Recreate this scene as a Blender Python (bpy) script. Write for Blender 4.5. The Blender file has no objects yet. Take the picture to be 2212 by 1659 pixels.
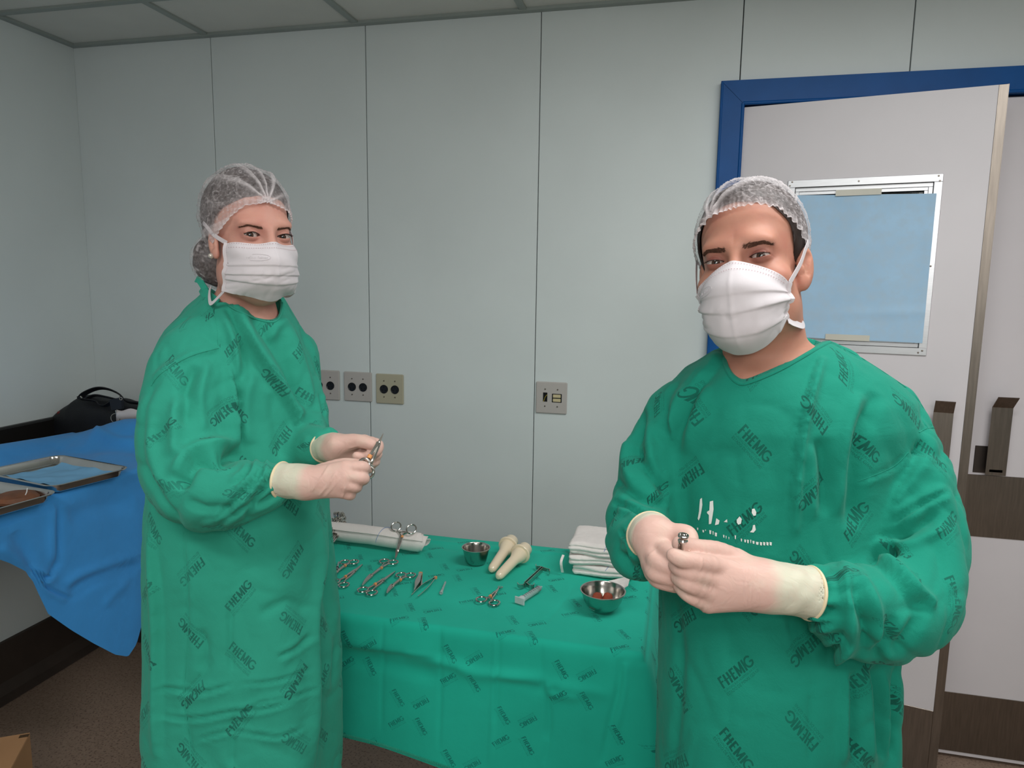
import bpy, math, random
import numpy as np
from mathutils import Vector
from mathutils.bvhtree import BVHTree

# ---------------------------------------------------------------- camera, light, exposure
W_PX, H_PX = 2212, 1659
F_PX, YAW, PITCH, ROLL = 1510.3, .2338, .1378, .0146
D_WALL = 2.42                     # camera to the panelled wall
CAM_H = 1.527
scene = bpy.context.scene
cy, sy = math.cos(YAW), math.sin(YAW)
FW = np.array([-sy*math.cos(PITCH), cy*math.cos(PITCH), -math.sin(PITCH)])
_rt = np.array([cy, sy, 0.0]); _up = np.cross(_rt, FW)
RT = _rt*math.cos(ROLL)+_up*math.sin(ROLL)
UP = -_rt*math.sin(ROLL)+_up*math.cos(ROLL)
CAM = np.array([0, 0, CAM_H])
cd = bpy.data.cameras.new('camera'); cam = bpy.data.objects.new('camera', cd)
scene.collection.objects.link(cam)
from mathutils import Matrix
cam.matrix_world = Matrix([[RT[i], UP[i], -FW[i], CAM[i]] for i in range(3)]+[[0, 0, 0, 1]])
cd.sensor_fit = 'HORIZONTAL'; cd.sensor_width = 36.0; cd.lens = 36.0*F_PX/W_PX
cd.clip_start = .02; cd.clip_end = 50
scene.camera = cam

wd = bpy.data.worlds.new('world'); scene.world = wd; wd.use_nodes = True
wd.node_tree.nodes['Background'].inputs[0].default_value = (.8, .9, 1, 1)
wd.node_tree.nodes['Background'].inputs[1].default_value = .05

def area_light(name, loc, aim, size, power, color=(1, 1, 1), size_y=None):
    l = bpy.data.lights.new(name, 'AREA'); l.energy = power; l.color = color
    l.size = size
    if size_y: l.shape = 'RECTANGLE'; l.size_y = size_y
    o = bpy.data.objects.new(name, l); scene.collection.objects.link(o)
    o.location = loc
    o.rotation_euler = (Vector(aim)-Vector(loc)).to_track_quat('-Z', 'Y').to_euler()
    return o
# fluorescent fittings of the ceiling behind and above the photographer, and the camera's own flash
area_light('ceiling_fitting', (.65, 1.05, 2.42), (.65, 1.051, 0), 1.2, 19, (.98, 1, .985), .35)
area_light('ceiling_fitting', (-.7, -.3, 2.42), (-.7, -.29, 0), 1.2, 17, (.98, 1, .985), .35)
area_light('ceiling_fitting', (1.3, -.7, 2.42), (1.3, -.69, 0), 1.2, 17, (.98, 1, .985), .35)
area_light('camera_flash', (.03, -.01, CAM_H+.06), tuple(CAM+FW*2+np.array([0, 0, .06])), .05, 1.2, (1, .97, .93))
pl_ = bpy.data.lights.new('fill_light', 'POINT'); pl_.energy = 32; pl_.shadow_soft_size = .28; pl_.color = (1, .985, .96)  # added fill behind the camera to lift ceiling and walls, not a real fitting
plo = bpy.data.objects.new('fill_light', pl_); scene.collection.objects.link(plo); plo.location = (.35, -1.1, 1.95)

vs_ = scene.view_settings
vs_.view_transform = 'Standard'; vs_.look = 'None'; vs_.gamma = 1; vs_.use_curve_mapping = False
vs_.exposure = -.06
scene.display_settings.display_device = 'sRGB'

# ---------------------------------------------------------------- measuring: pixel of the photograph -> point of the room
def ray(a, b): return FW+RT*(a-W_PX/2)/F_PX-UP*(b-H_PX/2)/F_PX
def onX(x, a, b): r = ray(a, b); return CAM+r*x/r[0]
def onY(y, a, b): r = ray(a, b); return CAM+r*y/r[1]
def onZ(z, a, b): r = ray(a, b); return CAM+r*(z-CAM_H)/r[2]
def at(a, b, d): return CAM+ray(a, b)*d            # d: distance along the view axis
def project(P):
    q = P-CAM; d = q@FW
    return np.stack([W_PX/2+F_PX*(q@RT)/d, H_PX/2-F_PX*(q@UP)/d], -1)
def lin(c):
    c = np.asarray(c, float)/255.
    return tuple(np.where(c <= .04045, c/12.92, ((c+.055)/1.055)**2.4))

# ---------------------------------------------------------------- objects
ORIGIN = {}
def link(o, parent=None):
    scene.collection.objects.link(o)
    if parent is not None: o.parent = parent
    return o
def tag(o, label=None, cat=None, group=None, kind=None):
    for k, v in (('label', label), ('category', cat), ('group', group), ('kind', kind)):
        if v: o[k] = v
    return o
def thing(name, label, cat, loc=(0, 0, 0), group=None, kind=None):
    o = bpy.data.objects.new(name, None); link(o); o.location = loc
    o.empty_display_size = .05
    ORIGIN[o.name] = np.array(loc, float)
    return tag(o, label, cat, group, kind)
def mesh(name, V, Fc, mat, parent=None, smooth=True, uv=None, attrs=None, auto=None):
    V = np.asarray(V, float); org = ORIGIN.get(parent.name, np.zeros(3)) if parent is not None else np.zeros(3)
    me = bpy.data.meshes.new(name)
    if isinstance(Fc, np.ndarray) and Fc.ndim == 2:
        n, k = Fc.shape
        me.vertices.add(len(V)); me.vertices.foreach_set('co', (V-org).astype(np.float32).ravel())
        me.loops.add(n*k); me.loops.foreach_set('vertex_index', Fc.astype(np.int32).ravel())
        me.polygons.add(n); me.polygons.foreach_set('loop_start', np.arange(0, n*k, k, dtype=np.int32))
        me.update(calc_edges=True)
    else:
        me.from_pydata((V-org).tolist(), [], [list(map(int, f)) for f in Fc]); me.update()
    if uv is not None:
        l = me.uv_layers.new(name='UVMap'); l.data.foreach_set('uv', np.asarray(uv, np.float32).ravel())
    for k, a in (attrs or {}).items():
        at_ = me.attributes.new(k, 'FLOAT', 'POINT'); at_.data.foreach_set('value', np.asarray(a, np.float32))
    if smooth: me.polygons.foreach_set('use_smooth', np.ones(len(me.polygons), dtype=bool))
    if auto is not None: me.set_sharp_from_angle(angle=math.radians(auto))
    if mat: me.materials.append(mat)
    o = bpy.data.objects.new(name, me); link(o, parent)
    ORIGIN[o.name] = org
    return o

def unit(v): v = np.asarray(v, float); return v/(np.linalg.norm(v)+1e-12)
def frame_of(d, hint=(0, 0, 1)):
    d = unit(d); h = np.asarray(hint, float)
    if abs(d@h) > .95: h = np.array([1., 0, 0])
    s = unit(np.cross(h, d)); return s, np.cross(d, s), d
class MB:
    """collects shapes that become one mesh object"""
    def __init__(s): s.V = []; s.F = []; s.n = 0
    def add(s, V, F):
        V = np.asarray(V, float); s.V.append(V)
        s.F += [[i+s.n for i in f] for f in F]; s.n += len(V); return s
    def build(s, name, mat, parent=None, smooth=True, auto=35, **k):
        return mesh(name, np.concatenate(s.V), s.F, mat, parent, smooth, auto=auto if smooth else None, **k)
    def box(s, lo, hi, bev=0.0):
        return s.obox((np.array(lo)+hi)/2, np.abs(np.array(hi, float)-lo)/2, np.eye(3), bev)
    def obox(s, c, half, R, bev=0.0):
        """box with chamfered edges; R columns are its axes"""
        h = np.array(half, float); b = min(bev, h.min()*.9); V = []; R = np.asarray(R)
        if b <= 0:
            for z in (-1, 1):
                for y in (-1, 1):
                    for x in (-1, 1): V.append(h*(x, y, z))
            F = [(0, 2, 3, 1), (4, 5, 7, 6), (0, 1, 5, 4), (2, 6, 7, 3), (0, 4, 6, 2), (1, 3, 7, 5)]
        else:
            idx = {}
            for sx in (-1, 1):
                for sy_ in (-1, 1):
                    for sz in (-1, 1):
                        for a in range(3):
                            q = h-b; q = q.copy(); q[a] = h[a]
                            idx[(sx, sy_, sz, a)] = len(V); V.append(q*(sx, sy_, sz))
            F = []
            for a in range(3):
                o1, o2 = (a+1) % 3, (a+2) % 3
                for sg in (-1, 1):
                    f = []
                    for u, v in ((-1, -1), (1, -1), (1, 1), (-1, 1)):
                        t = [0, 0, 0]; t[a] = sg; t[o1] = u; t[o2] = v; f.append(idx[(*t, a)])
                    F.append(f if sg > 0 else f[::-1])
            for a in range(3):
                o1, o2 = (a+1) % 3, (a+2) % 3
                for u in (-1, 1):
                    for v in (-1, 1):
                        def k(sg, ax):
                            t = [0, 0, 0]; t[a] = sg; t[o1] = u; t[o2] = v; return idx[(*t, ax)]
                        f = [k(-1, o1), k(1, o1), k(1, o2), k(-1, o2)]
                        F.append(f if u*v < 0 else f[::-1])
            for sx in (-1, 1):
                for sy_ in (-1, 1):
                    for sz in (-1, 1):
                        f = [idx[(sx, sy_, sz, a)] for a in range(3)]
                        F.append(f if sx*sy_*sz > 0 else f[::-1])
        return s.add(np.array(V)@R.T+c, F)
    def tube(s, P, r, n=10, closed=False, caps=True, flat=1.0, hint=(0, 0, 1)):
        P = np.asarray(P, float); m = len(P); r = np.broadcast_to(np.asarray(r, float), (m,))
        T = np.gradient(P, axis=0) if not closed else np.roll(P, -1, 0)-np.roll(P, 1, 0)
        V = []; up = None
        for i in range(m):
            d = unit(T[i])
            if up is None: a, b, _ = frame_of(d, hint)
            else:
                a = unit(np.cross(up, d)); b = np.cross(d, a)
            up = b
            for j in range(n):
                t = 2*math.pi*j/n
                V.append(P[i]+r[i]*(a*math.cos(t)+b*flat*math.sin(t)))
        F = []
        for i in range(m if closed else m-1):
            k = (i+1) % m
            for j in range(n):
                F.append((i*n+j, i*n+(j+1) % n, k*n+(j+1) % n, k*n+j))
        if caps and not closed:
            F.append(tuple(range(n))[::-1]); F.append(tuple((m-1)*n+j for j in range(n)))
        return s.add(V, F)
    def lathe(s, prof, c, axis=(0, 0, 1), n=32, hint=(1, 0, 0)):
        a, b, d = frame_of(axis, hint); V = []; F = []
        for r, z in prof:
            for j in range(n):
                t = 2*math.pi*j/n
                V.append(np.array(c)+d*z+max(r, 1e-5)*(a*math.cos(t)+b*math.sin(t)))
        for i in range(len(prof)-1):
            for j in range(n):
                F.append((i*n+j, i*n+(j+1) % n, (i+1)*n+(j+1) % n, (i+1)*n+j))
        return s.add(V, F)
    def ring(s, c, normal, R, r, n=24, k=8, sx=1.0, xdir=None):
        a, b, d = frame_of(normal)
        if xdir is not None: a = unit(np.array(xdir)-d*(np.array(xdir)@d)); b = np.cross(d, a)
        return s.tube([c+R*(sx*a*math.cos(2*math.pi*i/n)+b*math.sin(2*math.pi*i/n)) for i in range(n)], r, k, closed=True, hint=normal)
    def prism(s, poly, c, A, B, N, th):
        """outline poly in axes A,B, thickness th along N"""
        A, B, N = map(np.asarray, (A, B, N)); m = len(poly)
        V = [c+A*x+B*y-N*th/2 for x, y in poly]+[c+A*x+B*y+N*th/2 for x, y in poly]
        F = [tuple(range(m))[::-1], tuple(range(m, 2*m))]+[(i, (i+1) % m, m+(i+1) % m, m+i) for i in range(m)]
        return s.add(V, F)
    def sheet(s, G, th=0.0):
        """grid of points (nu,nv,3) as a sheet, th thick"""
        G = np.asarray(G, float); nu, nv = G.shape[:2]
        i = np.arange(nu*nv).reshape(nu, nv)
        q = np.stack([i[:-1, :-1], i[1:, :-1], i[1:, 1:], i[:-1, 1:]], -1).reshape(-1, 4)
        if th <= 0: return s.add(G.reshape(-1, 3), q.tolist())
        du = np.gradient(G, axis=0); dv = np.gradient(G, axis=1)
        N = np.cross(du, dv); N /= np.linalg.norm(N, axis=-1, keepdims=True)+1e-12
        m = nu*nv; V = np.concatenate([G.reshape(-1, 3), (G-N*th).reshape(-1, 3)])
        F = q.tolist()+(q[:, ::-1]+m).tolist()
        b = np.concatenate([i[:, 0][::-1], i[0, 1:], i[-1, 1:-1][:0]])
        loop = list(i[:, 0])+list(i[-1, 1:])+list(i[:-1, -1][::-1])+list(i[0, 1:-1][::-1])
        for k in range(len(loop)):
            a, c = loop[k], loop[(k+1) % len(loop)]
            F.append((c, a, a+m, c+m))
        return s.add(V, F)

def smoothstep(a, b, x): t = np.clip((x-a)/(b-a), 0, 1); return t*t*(3-2*t)
_rng = np.random.RandomState(5); _lat = _rng.rand(64, 64, 64)
def vnoise(P):
    """smooth value noise in 0..1"""
    P = np.asarray(P, float); i = np.floor(P).astype(int); f = P-i; f = f*f*(3-2*f); i0 = i & 63; i1 = (i+1) & 63
    def L(a, b, c): return _lat[a[..., 0], b[..., 1], c[..., 2]]
    x0 = L(i0, i0, i0)*(1-f[..., 0])+L(i1, i0, i0)*f[..., 0]; x1 = L(i0, i1, i0)*(1-f[..., 0])+L(i1, i1, i0)*f[..., 0]
    y0 = L(i0, i0, i1)*(1-f[..., 0])+L(i1, i0, i1)*f[..., 0]; y1 = L(i0, i1, i1)*(1-f[..., 0])+L(i1, i1, i1)*f[..., 0]
    a = x0*(1-f[..., 1])+x1*f[..., 1]; b = y0*(1-f[..., 1])+y1*f[..., 1]
    return a*(1-f[..., 2])+b*f[..., 2]
def vn2(x, y, seed=0.0): return vnoise(np.stack([x, y, np.full_like(x, seed)], -1))
def smooth_path(P, n=40):
    """Catmull-Rom through points"""
    P = np.asarray(P, float); m = len(P); t = np.linspace(0, m-1, n); i = np.clip(t.astype(int), 0, m-2); f = (t-i)[:, None]
    p0, p1, p2, p3 = P[np.maximum(i-1, 0)], P[i], P[i+1], P[np.minimum(i+2, m-1)]
    return .5*(2*p1+(p2-p0)*f+(2*p0-5*p1+4*p2-p3)*f**2+(3*p1-p0-3*p2+p3)*f**3)

# ---------------------------------------------------------------- materials
MATS = {}
def pmat(name, col, rough=.5, metal=0., spec=.5, var=.06, nscale=6., bump=0., bscale=60., bdist=.002, sss=0., sss_r=(1, .4, .2), coat=0., trans=0., ior=1.45, sheen=0., stretch=None, col2=None, c2scale=8., c2lo=.45, c2hi=.6):
    if name in MATS: return MATS[name]
    m = bpy.data.materials.new(name); m.use_nodes = True; nt = m.node_tree; N = nt.nodes; L = nt.links
    b = N['Principled BSDF']
    I = b.inputs
    I['Roughness'].default_value = rough; I['Metallic'].default_value = metal; I['Specular IOR Level'].default_value = spec
    I['IOR'].default_value = ior
    if sss: I['Subsurface Weight'].default_value = sss; I['Subsurface Radius'].default_value = sss_r; I['Subsurface Scale'].default_value = .01
    if coat: I['Coat Weight'].default_value = coat; I['Coat Roughness'].default_value = .08
    if trans: I['Transmission Weight'].default_value = trans
    if sheen: I['Sheen Weight'].default_value = sheen; I['Sheen Roughness'].default_value = .6
    tc = N.new('ShaderNodeTexCoord'); src = tc.outputs['Object']
    if stretch is not None:
        mp = N.new('ShaderNodeMapping'); mp.inputs['Scale'].default_value = stretch; L.new(src, mp.inputs[0]); src = mp.outputs[0]
    n = N.new('ShaderNodeTexNoise'); n.inputs['Scale'].default_value = nscale; n.inputs['Detail'].default_value = 5; L.new(src, n.inputs['Vector'])
    mr = N.new('ShaderNodeMapRange'); mr.inputs['From Min'].default_value = .3; mr.inputs['From Max'].default_value = .7
    mr.inputs['To Min'].default_value = 1-var; mr.inputs['To Max'].default_value = 1+var; L.new(n.outputs['Fac'], mr.inputs['Value'])
    mx = N.new('ShaderNodeVectorMath'); mx.operation = 'SCALE'; mx.inputs[0].default_value = col[:3]; L.new(mr.outputs[0], mx.inputs['Scale'])
    out = mx.outputs[0]
    if col2 is not None:
        n2 = N.new('ShaderNodeTexNoise'); n2.inputs['Scale'].default_value = c2scale; n2.inputs['Detail'].default_value = 6; L.new(src, n2.inputs['Vector'])
        r2 = N.new('ShaderNodeMapRange'); r2.inputs['From Min'].default_value = c2lo; r2.inputs['From Max'].default_value = c2hi; L.new(n2.outputs['Fac'], r2.inputs['Value'])
        mc = N.new('ShaderNodeMix'); mc.data_type = 'RGBA'; L.new(r2.outputs[0], mc.inputs[0]); L.new(out, mc.inputs[6]); mc.inputs[7].default_value = (*col2[:3], 1); out = mc.outputs[2]
    L.new(out, I['Base Color'])
    if bump:
        nb = N.new('ShaderNodeTexNoise'); nb.inputs['Scale'].default_value = bscale; nb.inputs['Detail'].default_value = 4; L.new(src, nb.inputs['Vector'])
        bp = N.new('ShaderNodeBump'); bp.inputs['Strength'].default_value = bump; bp.inputs['Distance'].default_value = bdist
        L.new(nb.outputs['Fac'], bp.inputs['Height']); L.new(bp.outputs[0], I['Normal'])
    MATS[name] = m; return m
# ---------------------------------------------------------------- implicit surfaces: shapes are blended and meshed here
def smin(a, b, k): h = np.clip(.5+.5*(b-a)/k, 0, 1); return b+(a-b)*h-k*h*(1-h)
def smax(a, b, k): return -smin(-a, -b, k)
def cone(P, a, b, ra, rb):
    a, b = np.asarray(a), np.asarray(b); d = b-a; t = np.clip(((P-a)@d)/(d@d+1e-12), 0, 1)
    return np.linalg.norm(P-a-t[:, None]*d, axis=1)-(ra+(rb-ra)*t)
def ell(P, c, r, R=None):
    q = P-np.asarray(c)
    if R is not None: q = q@R
    r = np.asarray(r); k0 = np.linalg.norm(q/r, axis=1); k1 = np.linalg.norm(q/(r*r), axis=1)+1e-9
    return k0*(k0-1)/k1
def chain(P, pts, rad, k=.004):
    d = None
    for i in range(len(pts)-1):
        e = cone(P, pts[i], pts[i+1], rad[i], rad[i+1]); d = e if d is None else smin(d, e, k)
    return d
def axis_grid(*segs):
    """segs: (start, stop, step) laid end to end -> node positions, count 4n+1"""
    x = [segs[0][0]]
    for a, b, s in segs:
        n = max(1, int(round((b-a)/s))); x += list(np.linspace(a, b, n+1)[1:])
    while (len(x)-1) % 4: x.append(x[-1]+segs[-1][2])
    return np.array(x)
def nets(fn, xs, ys, zs, slack=1.35):
    A = [xs, ys, zs]; S = 4; n = [len(a) for a in A]
    C = [(a[:-1:S]+a[S::S])/2 for a in A]; H = [(a[S::S]-a[:-1:S])/2 for a in A]
    g = np.stack(np.meshgrid(*C, indexing='ij'), -1).reshape(-1, 3)
    hd = np.sqrt((H[0]**2)[:, None, None]+(H[1]**2)[None, :, None]+(H[2]**2)[None, None, :])
    d = fn(g).reshape(hd.shape); act = np.abs(d) < hd*slack+.001
    up = np.repeat(np.repeat(np.repeat(d, S, 0), S, 1), S, 2); val = np.pad(up, ((0, 1),)*3, mode='edge').astype(np.float32)
    m = np.repeat(np.repeat(np.repeat(act, S, 0), S, 1), S, 2); m = np.pad(m, ((0, 1),)*3)
    for ax in range(3): m = m | np.roll(m, 1, ax)
    I = np.argwhere(m); P = np.stack([A[k][I[:, k]] for k in range(3)], -1)
    out = np.concatenate([fn(P[i:i+400000]) for i in range(0, len(P), 400000)])
    val[m] = out
    ins = val < 0
    cnt = np.zeros([q-1 for q in n], np.int8)
    for dx in (0, 1):
        for dy in (0, 1):
            for dz in (0, 1): cnt += ins[dx:n[0]-1+dx, dy:n[1]-1+dy, dz:n[2]-1+dz]
    cells = np.argwhere((cnt > 0) & (cnt < 8)); idx = np.full(cnt.shape, -1, np.int32); idx[tuple(cells.T)] = np.arange(len(cells))
    acc = np.zeros((len(cells), 3)); num = np.zeros(len(cells))
    off = [(a, b, c) for a in (0, 1) for b in (0, 1) for c in (0, 1)]
    cv = {o: val[cells[:, 0]+o[0], cells[:, 1]+o[1], cells[:, 2]+o[2]] for o in off}
    cp = {o: np.stack([A[k][cells[:, k]+o[k]] for k in range(3)], -1) for o in off}
    for o in off:
        for ax in range(3):
            if o[ax]: continue
            q = list(o); q[ax] = 1; q = tuple(q); a, b = cv[o], cv[q]; s = (a < 0) != (b < 0)
            t = np.where(s, a/(a-b+1e-20), 0)[:, None]; acc += np.where(s[:, None], cp[o]*(1-t)+cp[q]*t, 0); num += s
    V = acc/num[:, None]; Fs = []
    for ax in range(3):
        b_, c_ = (ax+1) % 3, (ax+2) % 3
        sl0 = [slice(None)]*3; sl1 = [slice(None)]*3; sl0[ax] = slice(0, -1); sl1[ax] = slice(1, None)
        e = np.argwhere(ins[tuple(sl0)] != ins[tuple(sl1)])
        e = e[(e[:, b_] > 0) & (e[:, c_] > 0) & (e[:, b_] < n[b_]-1) & (e[:, c_] < n[c_]-1)]
        def cell(db, dc): q = e.copy(); q[:, b_] += db; q[:, c_] += dc; return idx[tuple(q.T)]
        f = np.stack([cell(-1, -1), cell(0, -1), cell(0, 0), cell(-1, 0)], -1); fl_ = ~ins[tuple(e.T)]
        f[fl_] = f[fl_][:, ::-1]; Fs.append(f[(f >= 0).all(1)])
    return V, np.concatenate(Fs)
def relax(V, Q, it=1, w=.5):
    for _ in range(it):
        s = np.zeros_like(V); c = np.zeros(len(V))
        for k in range(4):
            np.add.at(s, Q[:, k], V[Q[:, (k+1) % 4]]+V[Q[:, (k+3) % 4]]); np.add.at(c, Q[:, k], 2)
        V = V*(1-w)+w*s/np.maximum(c, 1)[:, None]
    return V
def grad(fn, P, h=.0006):
    g = np.stack([fn(P+np.eye(3)[k]*h)-fn(P-np.eye(3)[k]*h) for k in range(3)], -1)
    return g/(np.linalg.norm(g, axis=1, keepdims=True)+1e-12)
def pxr(px, d): return px*d/F_PX
# ---------------------------------------------------------------- the room
D = D_WALL
X_L, X_R, Y_B, Z_C = -.9793*D, 3.3, -2.6, CAM_H+.3756*D
M_wall = pmat('wall_laminate', lin((217, 224, 224)), .38, var=.03, nscale=3, bump=.05, bscale=250, bdist=.001)
M_gap = pmat('joint_dark', lin((52, 52, 50)), .8)
M_ceil = pmat('ceiling_tile_white', lin((214, 214, 208)), .75, var=.03, bump=.15, bscale=180)
M_rail = pmat('ceiling_rail_grey', lin((150, 158, 154)), .45)
M_floor = pmat('terrazzo', lin((152, 130, 114)), .42, var=.10, nscale=60, col2=lin((118, 97, 86)), c2scale=140, c2lo=.55, c2hi=.62)
M_base = pmat('baseboard_brown', lin((62, 52, 46)), .5, var=.15, nscale=9)
M_blue = pmat('blue_gloss_paint', lin((14, 80, 146)), .42, spec=.25, var=.08, nscale=12, bump=.1, bscale=90)
M_door = pmat('door_laminate', lin((218, 212, 216)), .35, var=.025, nscale=4)
M_alu = pmat('aluminium', lin((205, 205, 208)), .32, metal=.75, var=.05, nscale=30, stretch=(1, 1, 12))
M_steel_b = pmat('brushed_steel', lin((132, 123, 115)), .34, metal=1, var=.12, nscale=20, stretch=(8, 8, .6))
M_steel = pmat('polished_steel', lin((205, 203, 200)), .14, metal=1, var=.05, nscale=20)

def struct(name, lo, hi, mat, bev=0, **k):
    return tag(MB().box(lo, hi, bev).build(name, mat, None, False, **k), kind='structure')
wall = struct('wall_back', (X_L-.1, D+.018, 0), (X_R, D+.1, Z_C+.1), M_gap)
ORIGIN['wall_back'] = np.zeros(3)
FRX0, FRZ = .0378*D, CAM_H+.2685*D            # outer corner of the door frame
OPX0, OPZ = .0675*D, CAM_H+.2385*D            # its opening
OPX1 = 1.72; FRX1 = OPX1+.07
g = .0016
def panel(x0, x1, z0, z1):
    MB().box((x0+g, D, z0), (x1-g, D+.018, z1), .0012).build('panel', M_wall, wall, False)
js = [-.9793, -.7248, -.466, -.2041, .0614, .2625, .525]
js = [j*D for j in js]
for a, b in zip(js[:3], js[1:4]): panel(a-(.012 if a == js[0] else 0), b, .0, Z_C)
# the panel beside the door is notched round the frame
V = []; nx = [(js[3]+g, 0), (FRX0, 0), (FRX0, FRZ), (js[4]-g, FRZ), (js[4]-g, Z_C), (js[3]+g, Z_C)]
MB().prism(nx, np.array([0, D+.009, 0]), (1, 0, 0), (0, 0, 1), (0, -1, 0), .018).build('panel', M_wall, wall, False)
panel(js[4], js[5], FRZ, Z_C); panel(js[5], js[6], FRZ, Z_C)
panel(js[6], FRX1, FRZ, Z_C)
for a in (FRX1, FRX1+.63): panel(a, a+.63, 0, Z_C)
panel(FRX1+1.26, X_R, 0, Z_C)
wl = struct('wall_left', (X_L-.1, Y_B, 0), (X_L-.016, D+.1, Z_C+.1), M_gap)
ORIGIN['wall_left'] = np.zeros(3)
y = D
for w in (1.25,)*4:
    MB().box((X_L-.016, max(y-w, Y_B)+g, 0), (X_L, y-g*(y < D), Z_C), .0012).build('panel', M_wall, wl, False); y -= w
struct('wall_right', (X_R, Y_B, 0), (X_R+.1, D+.1, Z_C+.1), M_wall)
struct('wall_front', (X_L-.1, Y_B-.1, 0), (X_R+.1, Y_B, Z_C+.1), M_wall)
struct('floor', (X_L-.1, Y_B-.1, -.1), (X_R+.1, D+.9, 0), M_floor)
ceil = struct('ceiling', (X_L-.1, Y_B-.1, Z_C+.03), (X_R+.1, D+.1, Z_C+.1), M_gap)
ORIGIN['ceiling'] = np.zeros(3)
xs = [X_L, -.7272*D]+[(-.7272+.2495*k)*D for k in range(1, 9)]; xs = [x for x in xs if x < X_R]+[X_R]
ys = [D]+[(.8605-.2495*k)*D for k in range(0, 8)]; ys = [v for v in ys if v > Y_B]+[Y_B]
for i in range(len(xs)-1):
    for j in range(len(ys)-1):
        MB().box((xs[i]+.003, ys[j+1]+.003, Z_C+.006), (xs[i+1]-.003, ys[j]-.003, Z_C+.03), .003).build('ceiling_tile', M_ceil, ceil, False)
for x in xs[1:-1]: MB().box((x-.0125, Y_B, Z_C-.001), (x+.0125, D-.012, Z_C+.02), .001).build('ceiling_rail', M_rail, ceil, False)
for v in ys[1:-1]: MB().box((X_L+.012, v-.0125, Z_C-.0016), (X_R, v+.0125, Z_C+.02), .001).build('ceiling_rail', M_rail, ceil, False)
MB().box((X_L, D-.026, Z_C-.004), (X_R, D+.01, Z_C+.02), .001).build('edge_rail', M_rail, ceil, False)
MB().box((X_L-.01, Y_B, Z_C-.004), (X_L+.026, D-.024, Z_C+.02), .001).build('edge_rail', M_rail, ceil, False)
# coved dark skirting
def skirt(name, A, B, n):
    A, B, n = map(np.array, (A, B, n)); pr = [(0, .21), (.012, .208), (.014, .06), (.03, .02), (.06, .003), (0, .003)]
    V = [P+n*a+np.array([0, 0, z]) for P in (A, B) for a, z in pr]; m = len(pr)
    tag(MB().add(V, [(i, (i+1) % m, m+(i+1) % m, m+i) for i in range(m)]+[tuple(range(m)), tuple(range(m, 2*m))[::-1]]).build(name, M_base, None, False), kind='structure')
skirt('baseboard_left', (X_L, Y_B, 0), (X_L, D, 0), (1., 0, 0))
skirt('baseboard_back', (X_L, D, 0), (FRX0-.01, D, 0), (0, -1., 0))
# black bumper rail on the left wall
r_ = thing('wall_bumper_rail', 'black bumper rail running along the left wall behind the blue drape', 'rail', (X_L, 1., .9))
MB().box((X_L, Y_B, .78), (X_L+.03, D, 1.0), .006).build('rail_board', pmat('black_vinyl', lin((20, 17, 16)), .5), r_, False)

# ---- door: blue frame, one leaf ajar towards us, the other closed
door = thing('door_1', None, None, (OPX0, D, 0), kind='structure')
f = MB()
def frame_bar(lo, hi): f.box(lo, hi, .008)
YF = D-.030
dpt = D+.11-YF; cF = np.array([0, (YF+D+.11)/2, 0]); mit = .0006
for poly in ([(FRX0, 0), (OPX0, 0), (OPX0, OPZ-mit), (FRX0, FRZ-mit)], [(FRX0+mit, FRZ), (OPX0+mit, OPZ), (OPX1-mit, OPZ), (FRX1-mit, FRZ)], [(OPX1, 0), (FRX1, 0), (FRX1, FRZ-mit), (OPX1, OPZ-mit)]):
    f.prism(poly, cF, (1, 0, 0), (0, 0, 1), (0, -1, 0), dpt)
f.tube([(OPX0-.003, YF+.002, 0), (OPX0-.003, YF+.002, OPZ+.003)], .0055, 12).tube([(OPX0-.003, YF+.002, OPZ+.003), (OPX1+.003, YF+.002, OPZ+.003)], .0055, 12).tube([(FRX0+.004, YF+.002, 0), (FRX0+.004, YF+.002, FRZ-.004)], .004, 12)
f.build('door_frame', M_blue, door, True, auto=50)
MB().box((OPX0, D+.055, 0), (OPX0+.02, D+.11, OPZ), .003).box((OPX0, D+.055, OPZ-.02), (OPX1, D+.11, OPZ), .003).build('door_stop', M_blue, door, False)
HX, HY = .166, D-.012
EX, EY = .846, 2.272
lu = unit(np.array([EX-HX, EY-HY, 0])); ln = np.array([lu[1], -lu[0], 0])   # along the leaf; towards us
LW = np.hypot(EX-HX, EY-HY); LT = .038; LZ0, LZ1 = .012, OPZ-.006
R_leaf = np.stack([lu, ln, [0, 0, 1]], 1)
def leafbox(mb, u0, u1, n0, n1, z0, z1, bev=0., O=None):
    c = (np.array([HX, HY, 0]) if O is None else O)+lu*(u0+u1)/2+ln*(n0+n1)/2+np.array([0, 0, (z0+z1)/2])
    return mb.obox(c, (abs(u1-u0)/2, abs(n1-n0)/2, abs(z1-z0)/2), R_leaf, bev)
# window position on the leaf from the photograph
def onleaf(a, b, off=0.):
    r = ray(a, b); P0 = np.array([HX, HY, 0])+ln*off; t = ((P0-CAM)@ln)/(r@ln); q = CAM+r*t-P0
    return np.array([q@lu, q[2]])
wa, wb, wc = onleaf(1703, 390), onleaf(2041, 376), onleaf(1998, 768)
WU0, WU1, WZ1, WZ0 = wa[0], (wb[0]+wc[0])/2, (wa[1]+wb[1])/2, wc[1]
leaf = tag(MB().box((0, 0, 0), (.001, .001, .001)).build('door_leaf', M_door, door, False)) if False else None
lm = MB(); fr = .012
leafbox(lm, 0, WU0+fr, -LT, 0, LZ0, LZ1, .002); leafbox(lm, WU1-fr, LW, -LT, 0, LZ0, LZ1, .002)
leafbox(lm, WU0+fr, WU1-fr, -LT, 0, LZ0, WZ0+fr); leafbox(lm, WU0+fr, WU1-fr, -LT, 0, WZ1-fr, LZ1)
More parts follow.
